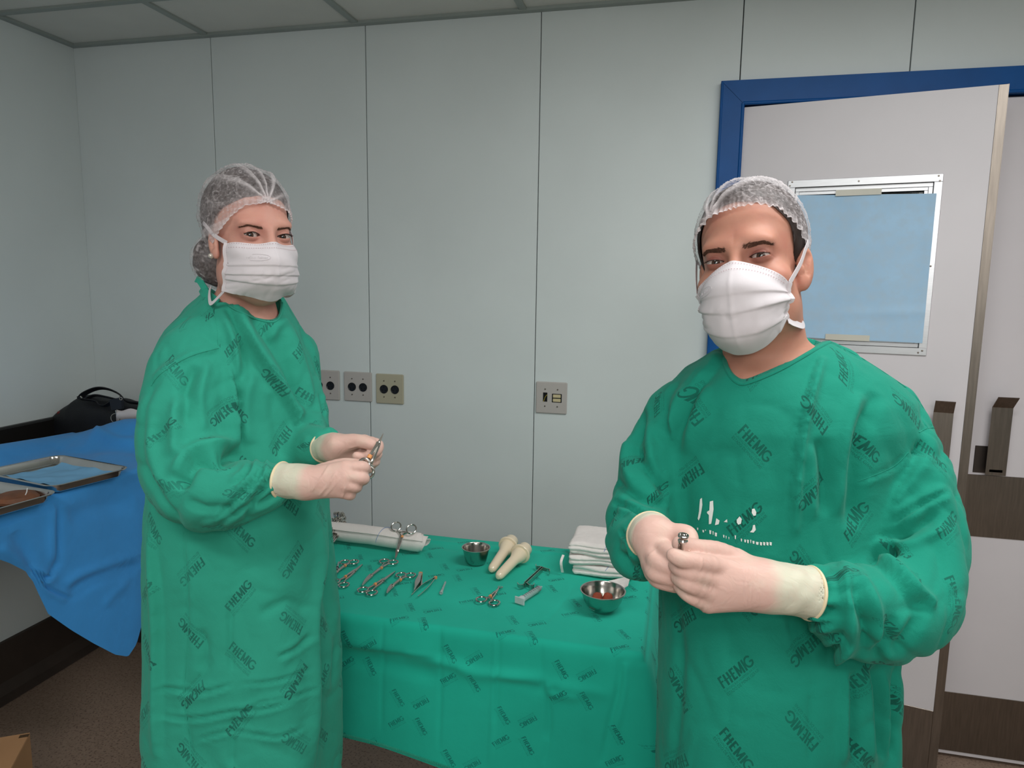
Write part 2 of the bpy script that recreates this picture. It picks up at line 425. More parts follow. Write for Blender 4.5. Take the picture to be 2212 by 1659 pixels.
# one clean face skin so that the blocks read as a single slab
def face_skin(mb, n):
    P = lambda u, z: np.array([HX, HY, 0])+lu*u+ln*n+np.array([0, 0, z])
    us = [0, WU0+fr, WU1-fr, LW]; zs = [LZ0, WZ0+fr, WZ1-fr, LZ1]
    for i in range(3):
        for j in range(3):
            if i == 1 and j == 1: continue
            mb.add([P(us[i], zs[j]), P(us[i+1], zs[j]), P(us[i+1], zs[j+1]), P(us[i], zs[j+1])], [(0, 1, 2, 3)])
face_skin(lm, .0006)
leaf = lm.build('door_leaf', M_door, door, False)
wfm = MB(); b = .034
leafbox(wfm, WU0, WU1, .0, .006, WZ1-.022, WZ1, .001); leafbox(wfm, WU0, WU1, 0, .006, WZ0, WZ0+.022, .001)
leafbox(wfm, WU0, WU0+.022, 0, .006, WZ0+.022, WZ1-.022, .001); leafbox(wfm, WU1-.022, WU1, 0, .006, WZ0+.022, WZ1-.022, .001)
wfr = wfm.build('window_frame', M_alu, leaf, False)
bead = MB()
for k, (n0, n1) in enumerate(((-.012, -.005), (-.018, -.010))):
    e = .022+.010*k; w = .012
    leafbox(bead, WU0+e, WU1-e, n0, n1, WZ1-e-w, WZ1-e, .001); leafbox(bead, WU0+e, WU1-e, n0, n1, WZ0+e, WZ0+e+w, .001)
    leafbox(bead, WU0+e, WU0+e+w, n0, n1, WZ0+e+w, WZ1-e-w, .001); leafbox(bead, WU1-e-w, WU1-e, n0, n1, WZ0+e+w, WZ1-e-w, .001)
bead.build('glazing_bead', M_alu, leaf, False)
gm = MB(); leafbox(gm, WU0+.02, WU1-.02, -.030, -.025, WZ0+.02, WZ1-.02)
gm.build('pane', pmat('window_glass', (.9, .95, .95), .05, trans=1.), leaf, False)
sc = MB()
P_leaf = lambda u, n, z: np.array([HX, HY, 0])+lu*u+ln*n+np.array([0, 0, z])
for u, z in ((WU0+.012, WZ1-.005), (WU0+.006, WZ1-.016), (WU1-.012, WZ1-.006), (WU1-.008, WZ1-.02), ((WU0+WU1)/2-.01, WZ1-.011), (WU1-.011, (WZ0+WZ1)/2), (WU1-.012, WZ0+.014), (WU1-.022, WZ0+.008), (WU0+.011, (WZ0+WZ1)/2)):
    MB().lathe([(.0, .002), (.002, .0018), (.0028, 0)], P_leaf(u, .006, z), ln, 10).build('screw', M_steel_b, leaf)
# stainless strip on the free edge, kick plate, pull plate
em = MB(); leafbox(em, LW-.022, LW+.0015, -.001, .0022, LZ0, LZ1, .0006); leafbox(em, LW, LW+.002, -LT, .002, LZ0, LZ1)
em.build('edge_strip', M_steel_b, leaf, False)
km = MB(); leafbox(km, .01, LW-.022, 0, .0022, LZ0+.01, .236, .0006); km.build('kick_plate', M_steel_b, leaf, False)
def bent_handle(parent, u0, u1, zt, zl, O=None, back=None):
    """upright steel pull: a strap whose top bends out at an angle"""
    O = np.array([HX, HY, 0]) if O is None else O
    G = []
    prof = [(.034, zl), (.034, zt-.034), (.056, zt), (.056, zt+.001)]
    prof = [(.030, zl), (.030, zl+(zt-zl)*.5), (.030, zt-.036), (.052, zt)]
    for u in np.linspace(u0, u1, 3):
        G.append([O+lu*u+ln*n+np.array([0, 0, z]) for n, z in prof])
    m = MB(); m.sheet(np.array(G), .0025); hd = m.build('pull_handle', M_steel_b, parent, True, auto=20)
    m = MB()
    for z in (zl+.02,):
        m.obox(O+lu*(u0+u1)/2+ln*.015+np.array([0, 0, z]), ((u1-u0)/2*.6, .015, .004), R_leaf)
    m.build('handle_bracket', M_steel_b, parent, False)
ha, hb = onleaf(2020, 865, .04), onleaf(2064, 868, .04)
bent_handle(leaf, ha[0], hb[0], ha[1], ha[1]-.36)
# the closed leaf
l2x0, l2x1 = EX+.035, OPX1-.006
l2 = MB().box((l2x0, D-.004, .012), (l2x1, D+.036, OPZ-.006), .002).build('door_leaf', M_door, door, False)
MB().box((l2x0+.002, D-.0066, .766), (l2x1-.002, D-.004, .966), .0006).build('push_plate', M_steel_b, l2, False)
MB().box((l2x0+.002, D-.0066, .026), (l2x1-.002, D-.004, .232), .0006).build('kick_plate', M_steel_b, l2, False)
# its pull: strap standing off the leaf with a bent top, and its dark fixing plate
G = []
c0, c1 = onY(D-.034, 2122, 1024), onY(D-.034, 2170, 1026); t0, t1 = onY(D-.034, 2150, 880), onY(D-.034, 2192, 882)
hx0, hx1 = (c0[0]+t0[0])/2, (c1[0]+t1[0])/2; hz0, hz1 = c0[2]-.002, t0[2]
for x in np.linspace(hx0, hx1, 3):
    G.append([(x, D-.034, hz0), (x, D-.034, (hz0+hz1)/2), (x, D-.034, hz1), (x+.003, D-.060, hz1+.034)])
MB().sheet(np.array(G), .0025).build('pull_handle', M_steel_b, l2, True, auto=20)
MB().box((hx0-.024, D-.0075, hz0), (hx0+.03, D-.004, hz0+.085), .0008).build('fixing_plate', pmat('dark_steel', lin((84, 76, 72)), .4, metal=.8), l2, False)
MB().box((hx0+.01, D-.034, hz0+.01), (hx1-.01, D-.0066, hz0+.018)).build('handle_bracket', M_steel_b, l2, False)

# blue paper taped over the pane, two strips of tape
pm = MB(); nu, nv = 40, 46; G = np.zeros((nu, nv, 3))
u0, u1, z0, z1 = WU0+.030, WU1-.014, WZ0+.040, WZ1-.046
for i in range(nu):
    for j in range(nv):
        s, t = i/(nu-1), j/(nv-1); u = u0+(u1-u0)*s; z = z0+(z1-z0)*t
        n = .0075+.004*vn2(s*4., t*4., .3)+.004*smoothstep(.9, 1, s)*vn2(s*3., t*7., 1.3)
        n += .003*math.exp(-((t-.16-.05*s)/.03)**2)*smoothstep(.1, .8, s)
        z += -.010*s*(1 if t > .5 else .3)
        G[i, j] = P_leaf(u, n, z)
pm.sheet(G, .0004)
M_paper = pmat('blue_paper', lin((168, 202, 230)), .7, var=.05, nscale=9, col2=lin((172, 199, 222)), c2scale=34, c2lo=.4, c2hi=.7)
pap = tag(pm.build('window_paper', M_paper, None, True), 'sheet of light blue nonwoven paper taped over the window of the open door', 'paper')
M_tape = pmat('masking_tape', lin((206, 202, 190)), .5)
for k, (pa, pb, zc, lab) in enumerate(((1806, 1905, 410, 'cream tape strip holding the top edge of the blue window paper'), (1782, 1877, 741, 'cream tape strip holding the bottom edge of the blue window paper'))):
    a = onleaf(pa, zc-2, .014); b_ = onleaf(pb, zc+(-2 if k == 0 else 8), .014); m = MB()
    zc_ = (WZ1-.044 if k == 0 else WZ0+.045); G = np.zeros((8, 3, 3))
    for i in range(8):
        for j in range(3): G[i, j] = P_leaf(a[0]+(b_[0]-a[0])*i/7, .0135-.001*j*(k == 0), zc_+(j-1)*.009)
    tag(m.sheet(G, .0003).build('tape_strip', M_tape), lab, 'tape', 'tape on the blue window paper')

# ---- electrical plates on the wall
M_plate = pmat('plate_grey', lin((186, 180, 176)), .45, var=.02)
M_plate2 = pmat('plate_beige', lin((176, 170, 148)), .45, var=.02)
M_sock = pmat('socket_black', lin((14, 16, 22)), .35)
M_hole = pmat('hole_black', (.003, .003, .003), .9)
def plate(name, a0, a1, b0, b1, mat, label, cat):
    P0 = onY(D, (a0+a1)/2, (b0+b1)/2); w = onY(D, a1, (b0+b1)/2)[0]-onY(D, a0, (b0+b1)/2)[0]; hgt = onY(D, (a0+a1)/2, b0)[2]-onY(D, (a0+a1)/2, b1)[2]
    t = thing(name, label, cat, tuple(P0))
    MB().box((P0[0]-w/2, D-.008, P0[2]-hgt/2), (P0[0]+w/2, D, P0[2]+hgt/2), .0028).build('cover_plate', mat, t, False)
    for sx in (-.2, .2):
        for sz in (-.27, .27):
            MB().lathe([(0, .0022), (.002, .002), (.0028, 0)], P0+np.array([sx*w, -.008, sz*hgt]), (0, -1, 0), 10).build('screw', M_steel_b, t)
    return t, P0, w, hgt
for k, (a0, a1, b0, b1, mt, lab) in enumerate(((672, 734.5, 799.5, 863, M_plate, 'grey double socket plate half hidden behind the woman in green'), (744.5, 804, 803.5, 866.5, M_plate, 'grey double socket plate between another grey one and the beige one'), (813.5, 872.5, 808, 872, M_plate2, 'beige double socket plate, slightly yellower than its grey neighbours'))):
    t, P0, w, hg = plate('socket_plate', a0, a1, b0, b1, mt, lab, 'socket'); t['group'] = 'double socket plates on the wall'
    for sx in (-.2, .2):
        c = P0+np.array([sx*w, -.008, -.01*hg])
        s_ = MB().lathe([(0, .0005), (.0135, .0005), (.015, .002), (.0162, .002), (.0165, -.001)], c, (0, -1, 0), 32).build('socket', M_sock, t)
        hm = MB()
        for q in (90, 210, 330):
            hm.lathe([(0, .0008), (.0026, .0008)], c+np.array([.008*math.cos(math.radians(q)), 0, .008*math.sin(math.radians(q))]), (0, -1, 0), 10)
        hm.build('pin_holes', M_hole, s_)
t, P0, w, hg = plate('switch_plate', 1158, 1225, 825, 893, M_plate, 'grey wall plate with a dark slot and two cream switches', 'switch')
MB().box(P0+np.array([-.27*w, -.0085, -.13*hg]), P0+np.array([-.12*w, -.004, .17*hg]), .001).build('slot', M_hole, t, False)
MB().tube(smooth_path([P0+np.array(q)*(w, 1, hg) for q in ((-.24, -.0095, -.12), (-.19, -.0105, .02), (-.13, -.0095, .10))], 10), .0007, 6).build('wire', pmat('wire_yellow', lin((200, 180, 60)), .5), t)
MB().box(P0+np.array([.02*w, -.0088, -.14*hg]), P0+np.array([.34*w, -.004, .14*hg]), .001).build('switch_surround', M_sock, t, False)
for k in (0, 1):
    MB().box(P0+np.array([.055*w, -.0105, (-.115+.13*k)*hg]), P0+np.array([.305*w, -.006, (-.015+.13*k)*hg]), .001).build('rocker', pmat('rocker_cream', lin((204, 190, 150)), .4), t, False)
# ---------------------------------------------------------------- printed green cloth
def glyph_mask(text, h):
    """raster of a line of type, h pixels high"""
    cu = bpy.data.curves.new('type', 'FONT'); cu.body = text; cu.size = 1; cu.resolution_u = 2
    o = bpy.data.objects.new('type', cu); scene.collection.objects.link(o)
    bpy.context.view_layer.update()
    ev = o.evaluated_get(bpy.context.evaluated_depsgraph_get()); me = ev.to_mesh(); me.calc_loop_triangles()
    P = np.array([v.co[:2] for v in me.vertices]); T = [tuple(t.vertices) for t in me.loop_triangles]
    ev.to_mesh_clear(); bpy.data.objects.remove(o); bpy.data.curves.remove(cu)
    lo, hi = P.min(0), P.max(0); s = h/(hi[1]-lo[1]); P = (P-lo)*s; w = int(P[:, 0].max())+2
    im = np.zeros((h+2, w+2))
    for t in T:
        a, b, c = P[list(t)]; mn = np.floor(np.minimum(np.minimum(a, b), c)).astype(int); mx_ = np.ceil(np.maximum(np.maximum(a, b), c)).astype(int)
        X, Y = np.meshgrid(np.arange(mn[0], mx_[0]+1)+.5, np.arange(mn[1], mx_[1]+1)+.5)
        e = [(q[0]-p[0])*(Y-p[1])-(q[1]-p[1])*(X-p[0]) for p, q in ((a, b), (b, c), (c, a))]
        m = np.all([v >= -.01 for v in e], 0) | np.all([v <= .01 for v in e], 0)
        S = im[mn[1]:mx_[1]+1, mn[0]:mx_[0]+1]; S[:] = np.maximum(S, m[:S.shape[0], :S.shape[1]])
    return im
def logo_mask(Wd=420):
    """the printed word and the two small lines under it; row 0 is the bottom"""
    Ht = int(Wd*.44); im = np.zeros((Ht, Wd)); lh = .25*Wd; y0 = Ht-lh-2; th = .052*Wd
    Y, X = np.mgrid[0:Ht, 0:Wd]+.5
    def bar(x0, y0_, x1, y1_, t=th):
        d = np.array([x1-x0, y1_-y0_]); L = np.hypot(*d); u = d/L
        s = (X-x0)*u[0]+(Y-y0_)*u[1]; n = np.abs(-(X-x0)*u[1]+(Y-y0_)*u[0])
        im[(s >= 0) & (s <= L) & (n <= t/2)] = 1
    u = Wd/100.; b, t_ = y0, y0+lh; m = y0+lh*.53
    bar(4*u, b, 4*u, t_); bar(1.5*u, t_-th*.4, 13*u, t_-th*.4, th*.8)
    bar(4*u, m, 12*u, m, th*.6); bar(14*u, m*.97, 33*u, m*.97, th*.5)
    bar(19*u, b, 19*u, t_-th*.2); bar(28.5*u, b, 28.5*u, t_-th*.2)
    bar(37*u, m, 44*u, m, th*.6)
    bar(37*u, b, 37*u, t_); bar(35*u, t_-th*.4, 46*u, t_-th*.4, th*.8); bar(35*u, b+th*.4, 46*u, b+th*.4, th*.8)
    bar(51.5*u, b, 51.5*u, t_); bar(51.5*u, t_, 58.5*u, b+.12*lh, th*.75); bar(58.5*u, b+.12*lh, 65.5*u, t_, th*.75); bar(66*u, b, 66*u, t_)
    bar(73.5*u, b, 73.5*u, t_)
    cx, cyy, R = 88*u, y0+lh*.5, lh*.5-th*.35; rr = np.hypot((X-cx)/.95, Y-cyy); an = np.degrees(np.arctan2(Y-cyy, X-cx))
    im[(np.abs(rr-R) < th*.42) & ~((an > -8) & (an < 42))] = 1
    bar(89*u, y0+lh*.44, 97.5*u, y0+lh*.44, th*.7); bar(96*u, y0+lh*.12, 96*u, y0+lh*.46, th*.7)
    for k, tx in enumerate(('FUNDAÇÃO HOSPITALAR DO', 'ESTADO DE MINAS GERAIS')):
        gme = glyph_mask(tx, int(.07*Wd)); xi = np.linspace(0, gme.shape[1]-1, int(.97*Wd)).astype(int); gme = gme[:, xi]
        yy = int(y0-.085*Wd*(k+1)-1); hh = gme.shape[0]
        yy = max(yy, 0); S = im[yy:yy+hh, 4:4+gme.shape[1]]; S[:] = np.maximum(S, .85*gme[:S.shape[0], :S.shape[1]])
    return im
LOGO = logo_mask()
def print_tile(name, tile, marks, L, n=1024):
    """in-memory print pattern; marks = (x, y, angle) in metres, L = length of the word"""
    im = np.zeros((n, n)); s = n/tile; hh, ww = LOGO.shape; k = ww/L
    for mx_, my, a in marks:
        r = L*.62; x0, y0 = int((mx_-r)*s), int((my-r)*s); m = int(2*r*s)
        Y, X = np.mgrid[y0:y0+m, x0:x0+m]; dx, dy = X/s-mx_, Y/s-my; c, q = math.cos(a), math.sin(a)
        lx = ((dx*c+dy*q)*k+ww/2); ly = ((-dx*q+dy*c)*k+hh/2)
        ok = (lx >= 0) & (lx < ww-1) & (ly >= 0) & (ly < hh-1); i, j = lx.astype(int), ly.astype(int)
        v = np.where(ok, LOGO[np.clip(j, 0, hh-1), np.clip(i, 0, ww-1)], 0)
        np.maximum.at(im, (Y % n, X % n), v)
    I = bpy.data.images.new(name, n, n, alpha=False, float_buffer=False, is_data=True)
    px = np.ones((n, n, 4), np.float32); px[..., :3] = im[..., None]; I.pixels.foreach_set(px.ravel()); I.update(); I.pack()
    return I
r45 = math.radians(45)
# gowns: columns of words turned 45 degrees, every other column upside down
TG = .2
gown_marks = [(.05, .05, r45*.95), (.05, .15, -r45*.9), (.15, .098, math.pi+r45*.9), (.15, .198, math.pi-r45*.95)]
IMG_G = print_tile('gown_print', TG, gown_marks, .062)
TT = .232
tc = [(-.026, -.028, r45*.8), (.026, -.028, -r45*1.3), (-.026, .028, math.pi-r45*1.25+math.pi), (.026, .028, r45*.8+math.pi)]
IMG_T = print_tile('table_print', TT, [(x+.058, y+.058, a) for x, y, a in tc]+[(x+.174, y+.174, a) for x, y, a in tc], .041)
def cloth_mat(name, img, col, dark, rough=.85, bump=.5, fade=.25):
    m = bpy.data.materials.new(name); m.use_nodes = True; nt = m.node_tree; N = nt.nodes; L = nt.links; b = N['Principled BSDF']
    b.inputs['Roughness'].default_value = rough; b.inputs['Specular IOR Level'].default_value = .15
    b.inputs['Sheen Weight'].default_value = .12; b.inputs['Sheen Roughness'].default_value = .5; b.inputs['Sheen Tint'].default_value = (.5, 1, .85, 1)
    tc_ = N.new('ShaderNodeTexCoord'); ti = N.new('ShaderNodeTexImage'); ti.image = img; ti.interpolation = 'Linear'; L.new(tc_.outputs['UV'], ti.inputs[0])
    n1 = N.new('ShaderNodeTexNoise'); n1.inputs['Scale'].default_value = 5; n1.inputs['Detail'].default_value = 6; L.new(tc_.outputs['Object'], n1.inputs['Vector'])
    mr = N.new('ShaderNodeMapRange'); mr.inputs['From Min'].default_value = .3; mr.inputs['From Max'].default_value = .7; mr.inputs['To Min'].default_value = .90; mr.inputs['To Max'].default_value = 1.10; L.new(n1.outputs['Fac'], mr.inputs['Value'])
    mx_ = N.new('ShaderNodeVectorMath'); mx_.operation = 'SCALE'; mx_.inputs[0].default_value = col; L.new(mr.outputs[0], mx_.inputs['Scale'])
    n2 = N.new('ShaderNodeTexNoise'); n2.inputs['Scale'].default_value = 14; n2.inputs['Detail'].default_value = 8; L.new(tc_.outputs['Object'], n2.inputs['Vector'])
    m2 = N.new('ShaderNodeMapRange'); m2.inputs['From Min'].default_value = .35; m2.inputs['From Max'].default_value = .65; m2.inputs['To Min'].default_value = .66-fade; m2.inputs['To Max'].default_value = .76; L.new(n2.outputs['Fac'], m2.inputs['Value'])
    mm = N.new('ShaderNodeMath'); mm.operation = 'MULTIPLY'; L.new(ti.outputs['Color'], mm.inputs[0]); L.new(m2.outputs[0], mm.inputs[1])
    mc = N.new('ShaderNodeMix'); mc.data_type = 'RGBA'; L.new(mm.outputs[0], mc.inputs[0]); L.new(mx_.outputs[0], mc.inputs[6]); mc.inputs[7].default_value = (*dark, 1)
    L.new(mc.outputs[2], b.inputs['Base Color'])
    n3 = N.new('ShaderNodeTexNoise'); n3.inputs['Scale'].default_value = 30; n3.inputs['Detail'].default_value = 5; n3.inputs['Distortion'].default_value = .6; L.new(tc_.outputs['Object'], n3.inputs['Vector'])
    wv = N.new('ShaderNodeTexNoise'); wv.inputs['Scale'].default_value = 900; L.new(tc_.outputs['Object'], wv.inputs['Vector'])
    ad = N.new('ShaderNodeMath'); ad.operation = 'MULTIPLY_ADD'; L.new(wv.outputs['Fac'], ad.inputs[0]); ad.inputs[1].default_value = .12; L.new(n3.outputs['Fac'], ad.inputs[2])
    bp = N.new('ShaderNodeBump'); bp.inputs['Strength'].default_value = bump; bp.inputs['Distance'].default_value = .004; L.new(ad.outputs[0], bp.inputs['Height']); L.new(bp.outputs[0], b.inputs['Normal'])
    return m
M_tcloth = cloth_mat('table_cloth_green', IMG_T, lin((33, 176, 152)), lin((14, 84, 80)), fade=.1, bump=.2)

def fold_strokes(V, N, strokes, sel=None, view_only=True):
    """press folds into a cloth: each stroke is a pixel polyline in the photograph measured back onto the surface;
    kind v valley, r ridge, s step (right-hand side of the stroke lies lower); width in px, depth in mm"""
    px = project(V); face = np.ones(len(V))
    if view_only:
        vd = CAM-V; vd /= np.linalg.norm(vd, axis=1, keepdims=True); face = smoothstep(-.15, .2, (N*vd).sum(1))
    disp = np.zeros(len(V))
    for st in strokes:
        kind, w, dep, pts = st[0], st[1], st[2]*.001, st[3]
        mask = st[4] if len(st) > 4 else None
        P = smooth_path(np.array(pts, float), max(6, 5*len(pts)))
        lo, hi = P.min(0)-w*3.5, P.max(0)+w*3.5
        idx = np.where((px[:, 0] > lo[0]) & (px[:, 0] < hi[0]) & (px[:, 1] > lo[1]) & (px[:, 1] < hi[1]) & (face > .01))[0]
        if mask is not None and sel is not None: idx = idx[np.isin(sel[idx], mask)]
        if not len(idx): continue
        q = px[idx]; best = np.full(len(idx), 1e9); sg = np.zeros(len(idx)); tt = np.zeros(len(idx)); m = len(P)
        for k in range(m-1):
            a, b = P[k], P[k+1]; d = b-a; L2 = d@d+1e-9; t = np.clip(((q-a)@d)/L2, 0, 1); c = q-a-t[:, None]*d
            dist = np.hypot(c[:, 0], c[:, 1]); cr = d[0]*(q[:, 1]-a[1])-d[1]*(q[:, 0]-a[0]); u = dist < best
            best[u] = dist[u]; sg[u] = np.sign(cr[u]); tt[u] = (k+t[u])/(m-1)
        tap = np.clip(np.minimum(tt, 1-tt)*5, 0, 1)**.6; x = best/w
        if kind == 'v': pr = -np.exp(-x*x)
        elif kind == 'r': pr = np.exp(-x*x)
        elif kind == 's': s = x*sg; pr = np.where(s < 0, np.exp(-(s/1.9)**2), np.exp(-(s/.6)**2)*1.3-.3*np.exp(-(s/2.2)**2))
        elif kind == 'c': pr = .6*np.exp(-((x-1.1)/.8)**2)-np.exp(-(x/.55)**2)          # crease with puffed lips
        disp[idx] += dep*pr*tap*face[idx]
    return V+N*disp[:, None]
def vnormals(V, Q):
    n = np.cross(V[Q[:, 2]]-V[Q[:, 0]], V[Q[:, 3]]-V[Q[:, 1]]); N = np.zeros_like(V)
    for k in range(4): np.add.at(N, Q[:, k], n)
    return N/(np.linalg.norm(N, axis=1, keepdims=True)+1e-12)

# ---------------------------------------------------------------- instrument table with its cloth
TZ, TX0, TX1, TY0, TY1 = .827, -1.0, -.045, 1.300, 1.80
tb = thing('instrument_table', 'steel instrument table hidden under the printed green cloth, its lower frame showing', 'table', ((TX0+TX1)/2, (TY0+TY1)/2, 0))
MB().box((TX0+.02, TY0+.02, TZ-.03), (TX1-.02, TY1-.02, TZ-.004), .003).build('table_top', M_steel_b, tb, False)
for x in (TX0+.05, TX1-.05):
    for y in (TY0+.05, TY1-.05):
        l_ = MB().tube([(x, y, .06), (x, y, TZ-.03)], .0125, 14).build('leg', M_steel_b, tb)
        MB().lathe([(0, -.012), (.024, -.012), (.03, 0), (.024, .012), (0, .012)], (x, y, .03), (1, 0, 0), 18).tube([(x, y, .03), (x, y, .062)], .009).build('caster', pmat('caster_grey', lin((70, 70, 70)), .5), l_)
MB().box((TX0+.05, TY0+.045, .20), (TX1-.05, TY0+.06, .235), .003).box((TX0+.05, TY1-.06, .20), (TX1-.05, TY1-.045, .235), .003).build('lower_frame', pmat('painted_steel_dark', lin((72, 66, 60)), .45, metal=.4), tb, False)
nx, ny = 230, 88
gx, gy = np.linspace(TX0, TX1, nx), np.linspace(TY0, TY1, ny)
X, Y = np.meshgrid(gx, gy, indexing='ij')
Zt = TZ+.0012*(vn2(X*9, Y*9, 2.)-.3)+.0022*np.exp(-((Y-TY1+.035-.01*X)/.008)**2)
ii = np.arange(nx*ny).reshape(nx, ny)
V = [np.stack([X, Y, Zt], -1).reshape(-1, 3)]; Q = [np.stack([ii[:-1, :-1], ii[1:, :-1], ii[1:, 1:], ii[:-1, 1:]], -1).reshape(-1, 4)]
UVv = {}; uvl = [V[0][Q[0]][:, :, :2].reshape(-1, 2)]
sides = [(ii[:, 0], (0, -1), 'f'), (ii[-1, :], (1, 0), 'r'), (ii[::-1, -1], (0, 1), 'b'), (ii[0, ::-1], (-1, 0), 'l')]
loop = np.concatenate([s[0][:-1] for s in sides]); nl = len(loop)
outn = np.concatenate([np.tile(np.array(s[1], float), (len(s[0])-1, 1)) for s in sides])
base = V[0][loop]; per = np.concatenate([[0], np.cumsum(np.linalg.norm(np.diff(base, axis=0), axis=1))])
ptot = per[-1]+np.linalg.norm(base[0]-base[-1])
for _ in range(5): outn = (np.roll(outn, 1, 0)+outn*1.5+np.roll(outn, -1, 0)); outn /= np.linalg.norm(outn, axis=1, keepdims=True)
Ld = .285+.012*np.sin(per*5)-.02*smoothstep(.0, .9, (base[:, 0]-TX0)/(TX1-TX0))*0
Ld = np.where(base[:, 1] < TY0+.01, .273+.05*smoothstep(-.75, -.3, base[:, 0]), .30)
drops = np.concatenate([[.003, .007, .012, .018], np.linspace(.03, 1, 66)]); rows = []
for k, dd in enumerate(drops):
    fr_ = max(0, (dd-.02)/.98) if dd > .02 else 0
    d = dd if dd < .02 else .018+(Ld-.018)*fr_
    r0 = .010; off = r0*(1-np.exp(-np.asarray(d)/(r0*.7)))+.0
    fold = .010*(vn2(per*7., np.full(nl, fr_*.7), 4.)-.5)+.012*np.sin(per*9+1)*.4
    xr = base[:, 0]
    # front-right corner: the spare cloth stands out at the edge and tucks in behind it
    cdist = per-per[nx-1]
    fold = fold+.040*np.exp(-(cdist/.022)**2)*fr_**.9-.105*np.exp(-((cdist-.060)/.030)**2)*fr_**.6
    off = off+fold*fr_**1.1+.012*fr_+.055*fr_**.6*np.clip(outn[:, 0], 0, 1)**2
    P = base.copy(); P[:, :2] += outn*np.asarray(off)[:, None] if np.ndim(off) else outn*off
    P[:, 2] = base[:, 2]-np.asarray(d)+(.004 if dd < .001 else 0)
    rows.append(P)
V.append(np.concatenate(rows)); n0 = nx*ny
idr = [loop]+[n0+k*nl+np.arange(nl) for k in range(len(drops))]
dl = [np.zeros(nl)]+[np.broadcast_to(dd if dd < .02 else .018+(Ld-.018)*max(0, (dd-.02)/.98), (nl,)) for dd in drops]
pe = np.concatenate([per, [ptot]])
for k in range(len(drops)):
    a, b = idr[k], idr[k+1]; j = np.arange(nl); jn = (j+1) % nl
    Q.append(np.stack([b[j], b[jn], a[jn], a[j]], -1))
    u0, u1 = pe[j]+TX0, pe[j+1]+TX0
    uvl.append(np.stack([np.stack([u0, TY0-dl[k+1][j]], -1), np.stack([u1, TY0-dl[k+1][jn]], -1), np.stack([u1, TY0-dl[k][jn]], -1), np.stack([u0, TY0-dl[k][j]], -1)], 1).reshape(-1, 2))
V = np.concatenate(V); Q = np.concatenate(Q); UVc = np.concatenate(uvl)/TT
N = vnormals(V, Q)
V = fold_strokes(V, N, [
    ('s', 16, 7, [(735, 1388), (850, 1402), (945, 1412)]), ('r', 12, 6, [(870, 1412), (980, 1436), (1060, 1458), (1180, 1462)]),
    ('v', 16, 6, [(735, 1412), (860, 1440), (950, 1462)]), ('r', 14, 5, [(985, 1450), (1070, 1462), (1180, 1478), (1320, 1500)]),
    ('v', 4, 3, [(950, 1350), (952, 1460), (948, 1620)]), ('r', 5, 3, [(1072, 1360), (1068, 1460), (1064, 1560), (1058, 1650)]),
    ('v', 5, 3.5, [(1078, 1365), (1074, 1460), (1068, 1560)]), ('v', 5, 3, [(1168, 1380), (1172, 1470), (1188, 1560), (1176, 1650)]),
    ('v', 7, 4, [(1340, 1420), (1336, 1490), (1318, 1560), (1300, 1650)]), ('r', 8, 4, [(1352, 1430), (1348, 1500), (1330, 1580)]),
    ('v', 4, 2, [(828, 1340), (826, 1450), (824, 1585)]), ('v', 12, 5, [(1010, 1445), (1090, 1470), (1210, 1490)]),
    ('r', 10, 4, [(1180, 1476), (1195, 1500), (1260, 1508)]), ('v', 8, 3, [(1190, 1500), (1185, 1540), (1180, 1600)]),
    ('v', 4, 1.2, [(1240, 1262), (1222, 1295), (1165, 1360)]), ('v', 5, 1, [(730, 1230), (800, 1215), (920, 1180)]),
    ('v', 4, 1.5, [(930, 1172), (960, 1182), (990, 1190)])])
tcl = mesh('table_cloth', V, Q, M_tcloth, None, True, UVc)
tag(tcl, 'teal green printed cloth draped over the instrument table between the two people', 'tablecloth')
# stitched hem: a light zigzag along the front edge
hm = MB(); hemrow = V[idr[-1]]; hj = [j for j in range(nx) if True]
hz = hemrow[:nx]; hu = V[idr[-4]][:nx]
pts = []
for j in range(nx-1):
    for s in (0, .25, .5, .75):
        a = hz[j]*(1-s)+hz[j+1]*s; b = hu[j]*(1-s)+hu[j+1]*s; pts.append(a*.75+b*.25+np.array([0, -.0016, 0]) if len(pts) % 2 else a*.1+b*.9+np.array([0, -.0016, 0]))
hm.tube(pts, .0009, 4, caps=False).build('hem_stitching', pmat('stitch_green', lin((70, 190, 165)), .8), tcl)

